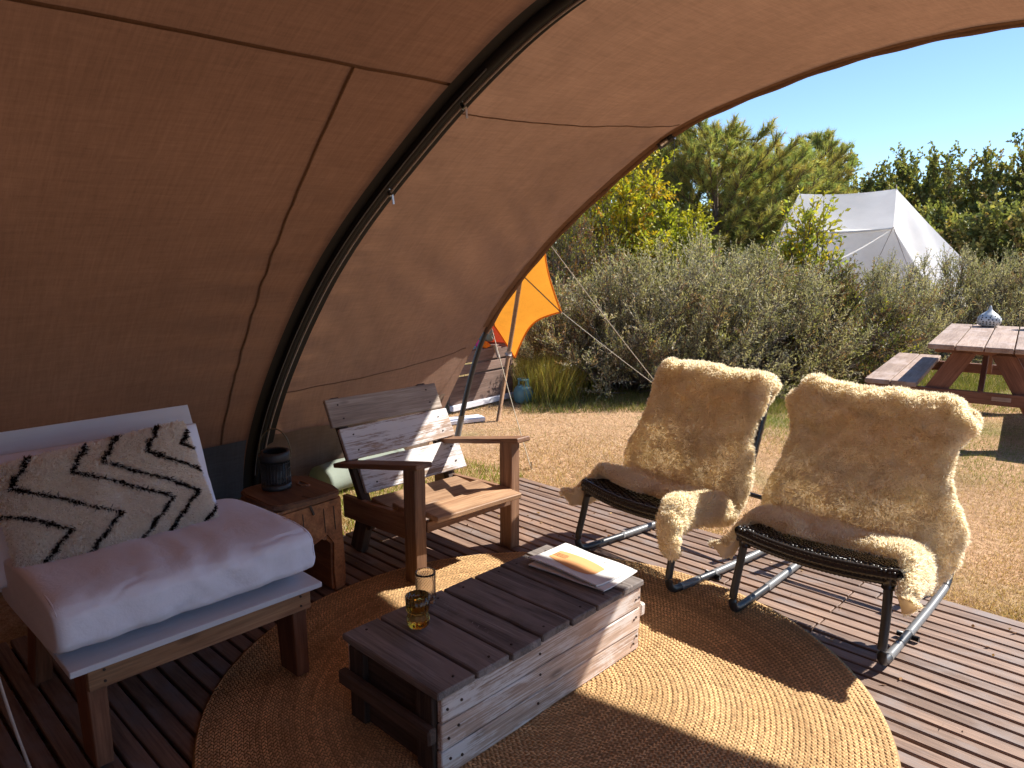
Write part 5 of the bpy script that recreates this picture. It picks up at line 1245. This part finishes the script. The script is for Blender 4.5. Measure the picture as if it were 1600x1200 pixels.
def litter():
    r = np.random.default_rng(25); n = 130; X = r.uniform(-3.1, .3, n); Y = r.uniform(1.7, 3.45, n)
    ok = np.hypot(X + 1.56, Y - 1.764) > 1.16; X, Y = X[ok], Y[ok]; n = len(X)
    P = np.stack([X, Y, np.full(n, .004)], -1); D = np.stack([*np.random.default_rng(3).normal(size=(2, n)), np.full(n, .12)], -1)
    Vl, Fl = leaves_np(P, D, r.uniform(.008, .03, n), r.uniform(.003, .008, n), r); c = np.array([[.40, .22, .10], [.5, .33, .17], [.24, .13, .07]])[r.integers(0, 3, n)]
    o = add('leaf_litter', npmesh('leaf_litter', Vl, Fl, np.repeat(c, 4, 0)), M['leaf']); tag(o, 'crumbs of dry leaves scattered over the deck boards', 'leaf litter', None, 'stuff')
litter()

# ------------------------------------------------------------------ small pieces hang under the part they belong to
SUBS = {'nail': ('back_slat', 'side_board', 'lid_plank', 'front_apron'), 'bolt': ('bench_beam',), 'maker_plate': ('bench_beam',), 'knot_rim': ('top',), 'knot_hole': ('top',), 'crack': ('body',),
        'worn_lit_runner': ('frame_tube',), 'corner_cap': ('frame_tube',), 'foot_stub': ('frame_tube',), 'pole_foot': ('front_pole',), 'zip_pull': ('zip_teeth',), 'zip_slider': ('zip_teeth',),
        'hole': ('shell',), 'hem': ('sheet',), 'corner_strap': ('sheet',), 'pole_clip': ('pole',), 'guard': ('body',), 'handle_ring': ('body',), 'hoop_joint_window': ('hoop_joint',), 'tie_cord': ('hoop_joint',),
        'wool_base': ('hide',), 'wool': ('hide',), 'hem_band': ('front_hem',), 'ridge_spike': ('front_roof',), 'eave_band': ('front_roof',), 'buckle': ('cord',)}
base = lambda o: o.name.split('.')[0]
def centre(o):
    b = np.array([list(c) for c in o.bound_box]).mean(0); return np.array(o.matrix_basis @ Vector(b))
for root in [o for o in list(COL.objects) if o.parent is None and o.type == 'EMPTY']:
    kids = [c for c in COL.objects if c.parent == root]
    for c in kids:
        tgt = SUBS.get(base(c))
        if not tgt: continue
        cand = [k for k in kids if base(k) in tgt]
        if not cand: continue
        cc = np.array(c.matrix_basis.translation) if base(c) in ('nail', 'bolt', 'hole') else centre(c)
        best, bd = None, 1e9
        for k in cand:
            lo = np.array([list(q) for q in k.bound_box]).min(0); hi = np.array([list(q) for q in k.bound_box]).max(0)
            l = np.array(k.matrix_basis.inverted() @ Vector(cc)); d = np.linalg.norm(np.maximum(0, np.maximum(lo - l, l - hi)))
            if d < bd: best, bd = k, d
        c.parent = best; c.matrix_parent_inverse = best.matrix_basis.inverted()
# leaves, twigs, wool locks and print marks are too many or too small to pick apart: one joined part each
for o in COL.objects:
    if o.parent is not None and base(o) in ('foliage', 'branches', 'crown', 'wool', 'pile', 'stencil_mark', 'headline', 'small_print', 'woven_seat'): o['kind'] = 'stuff'
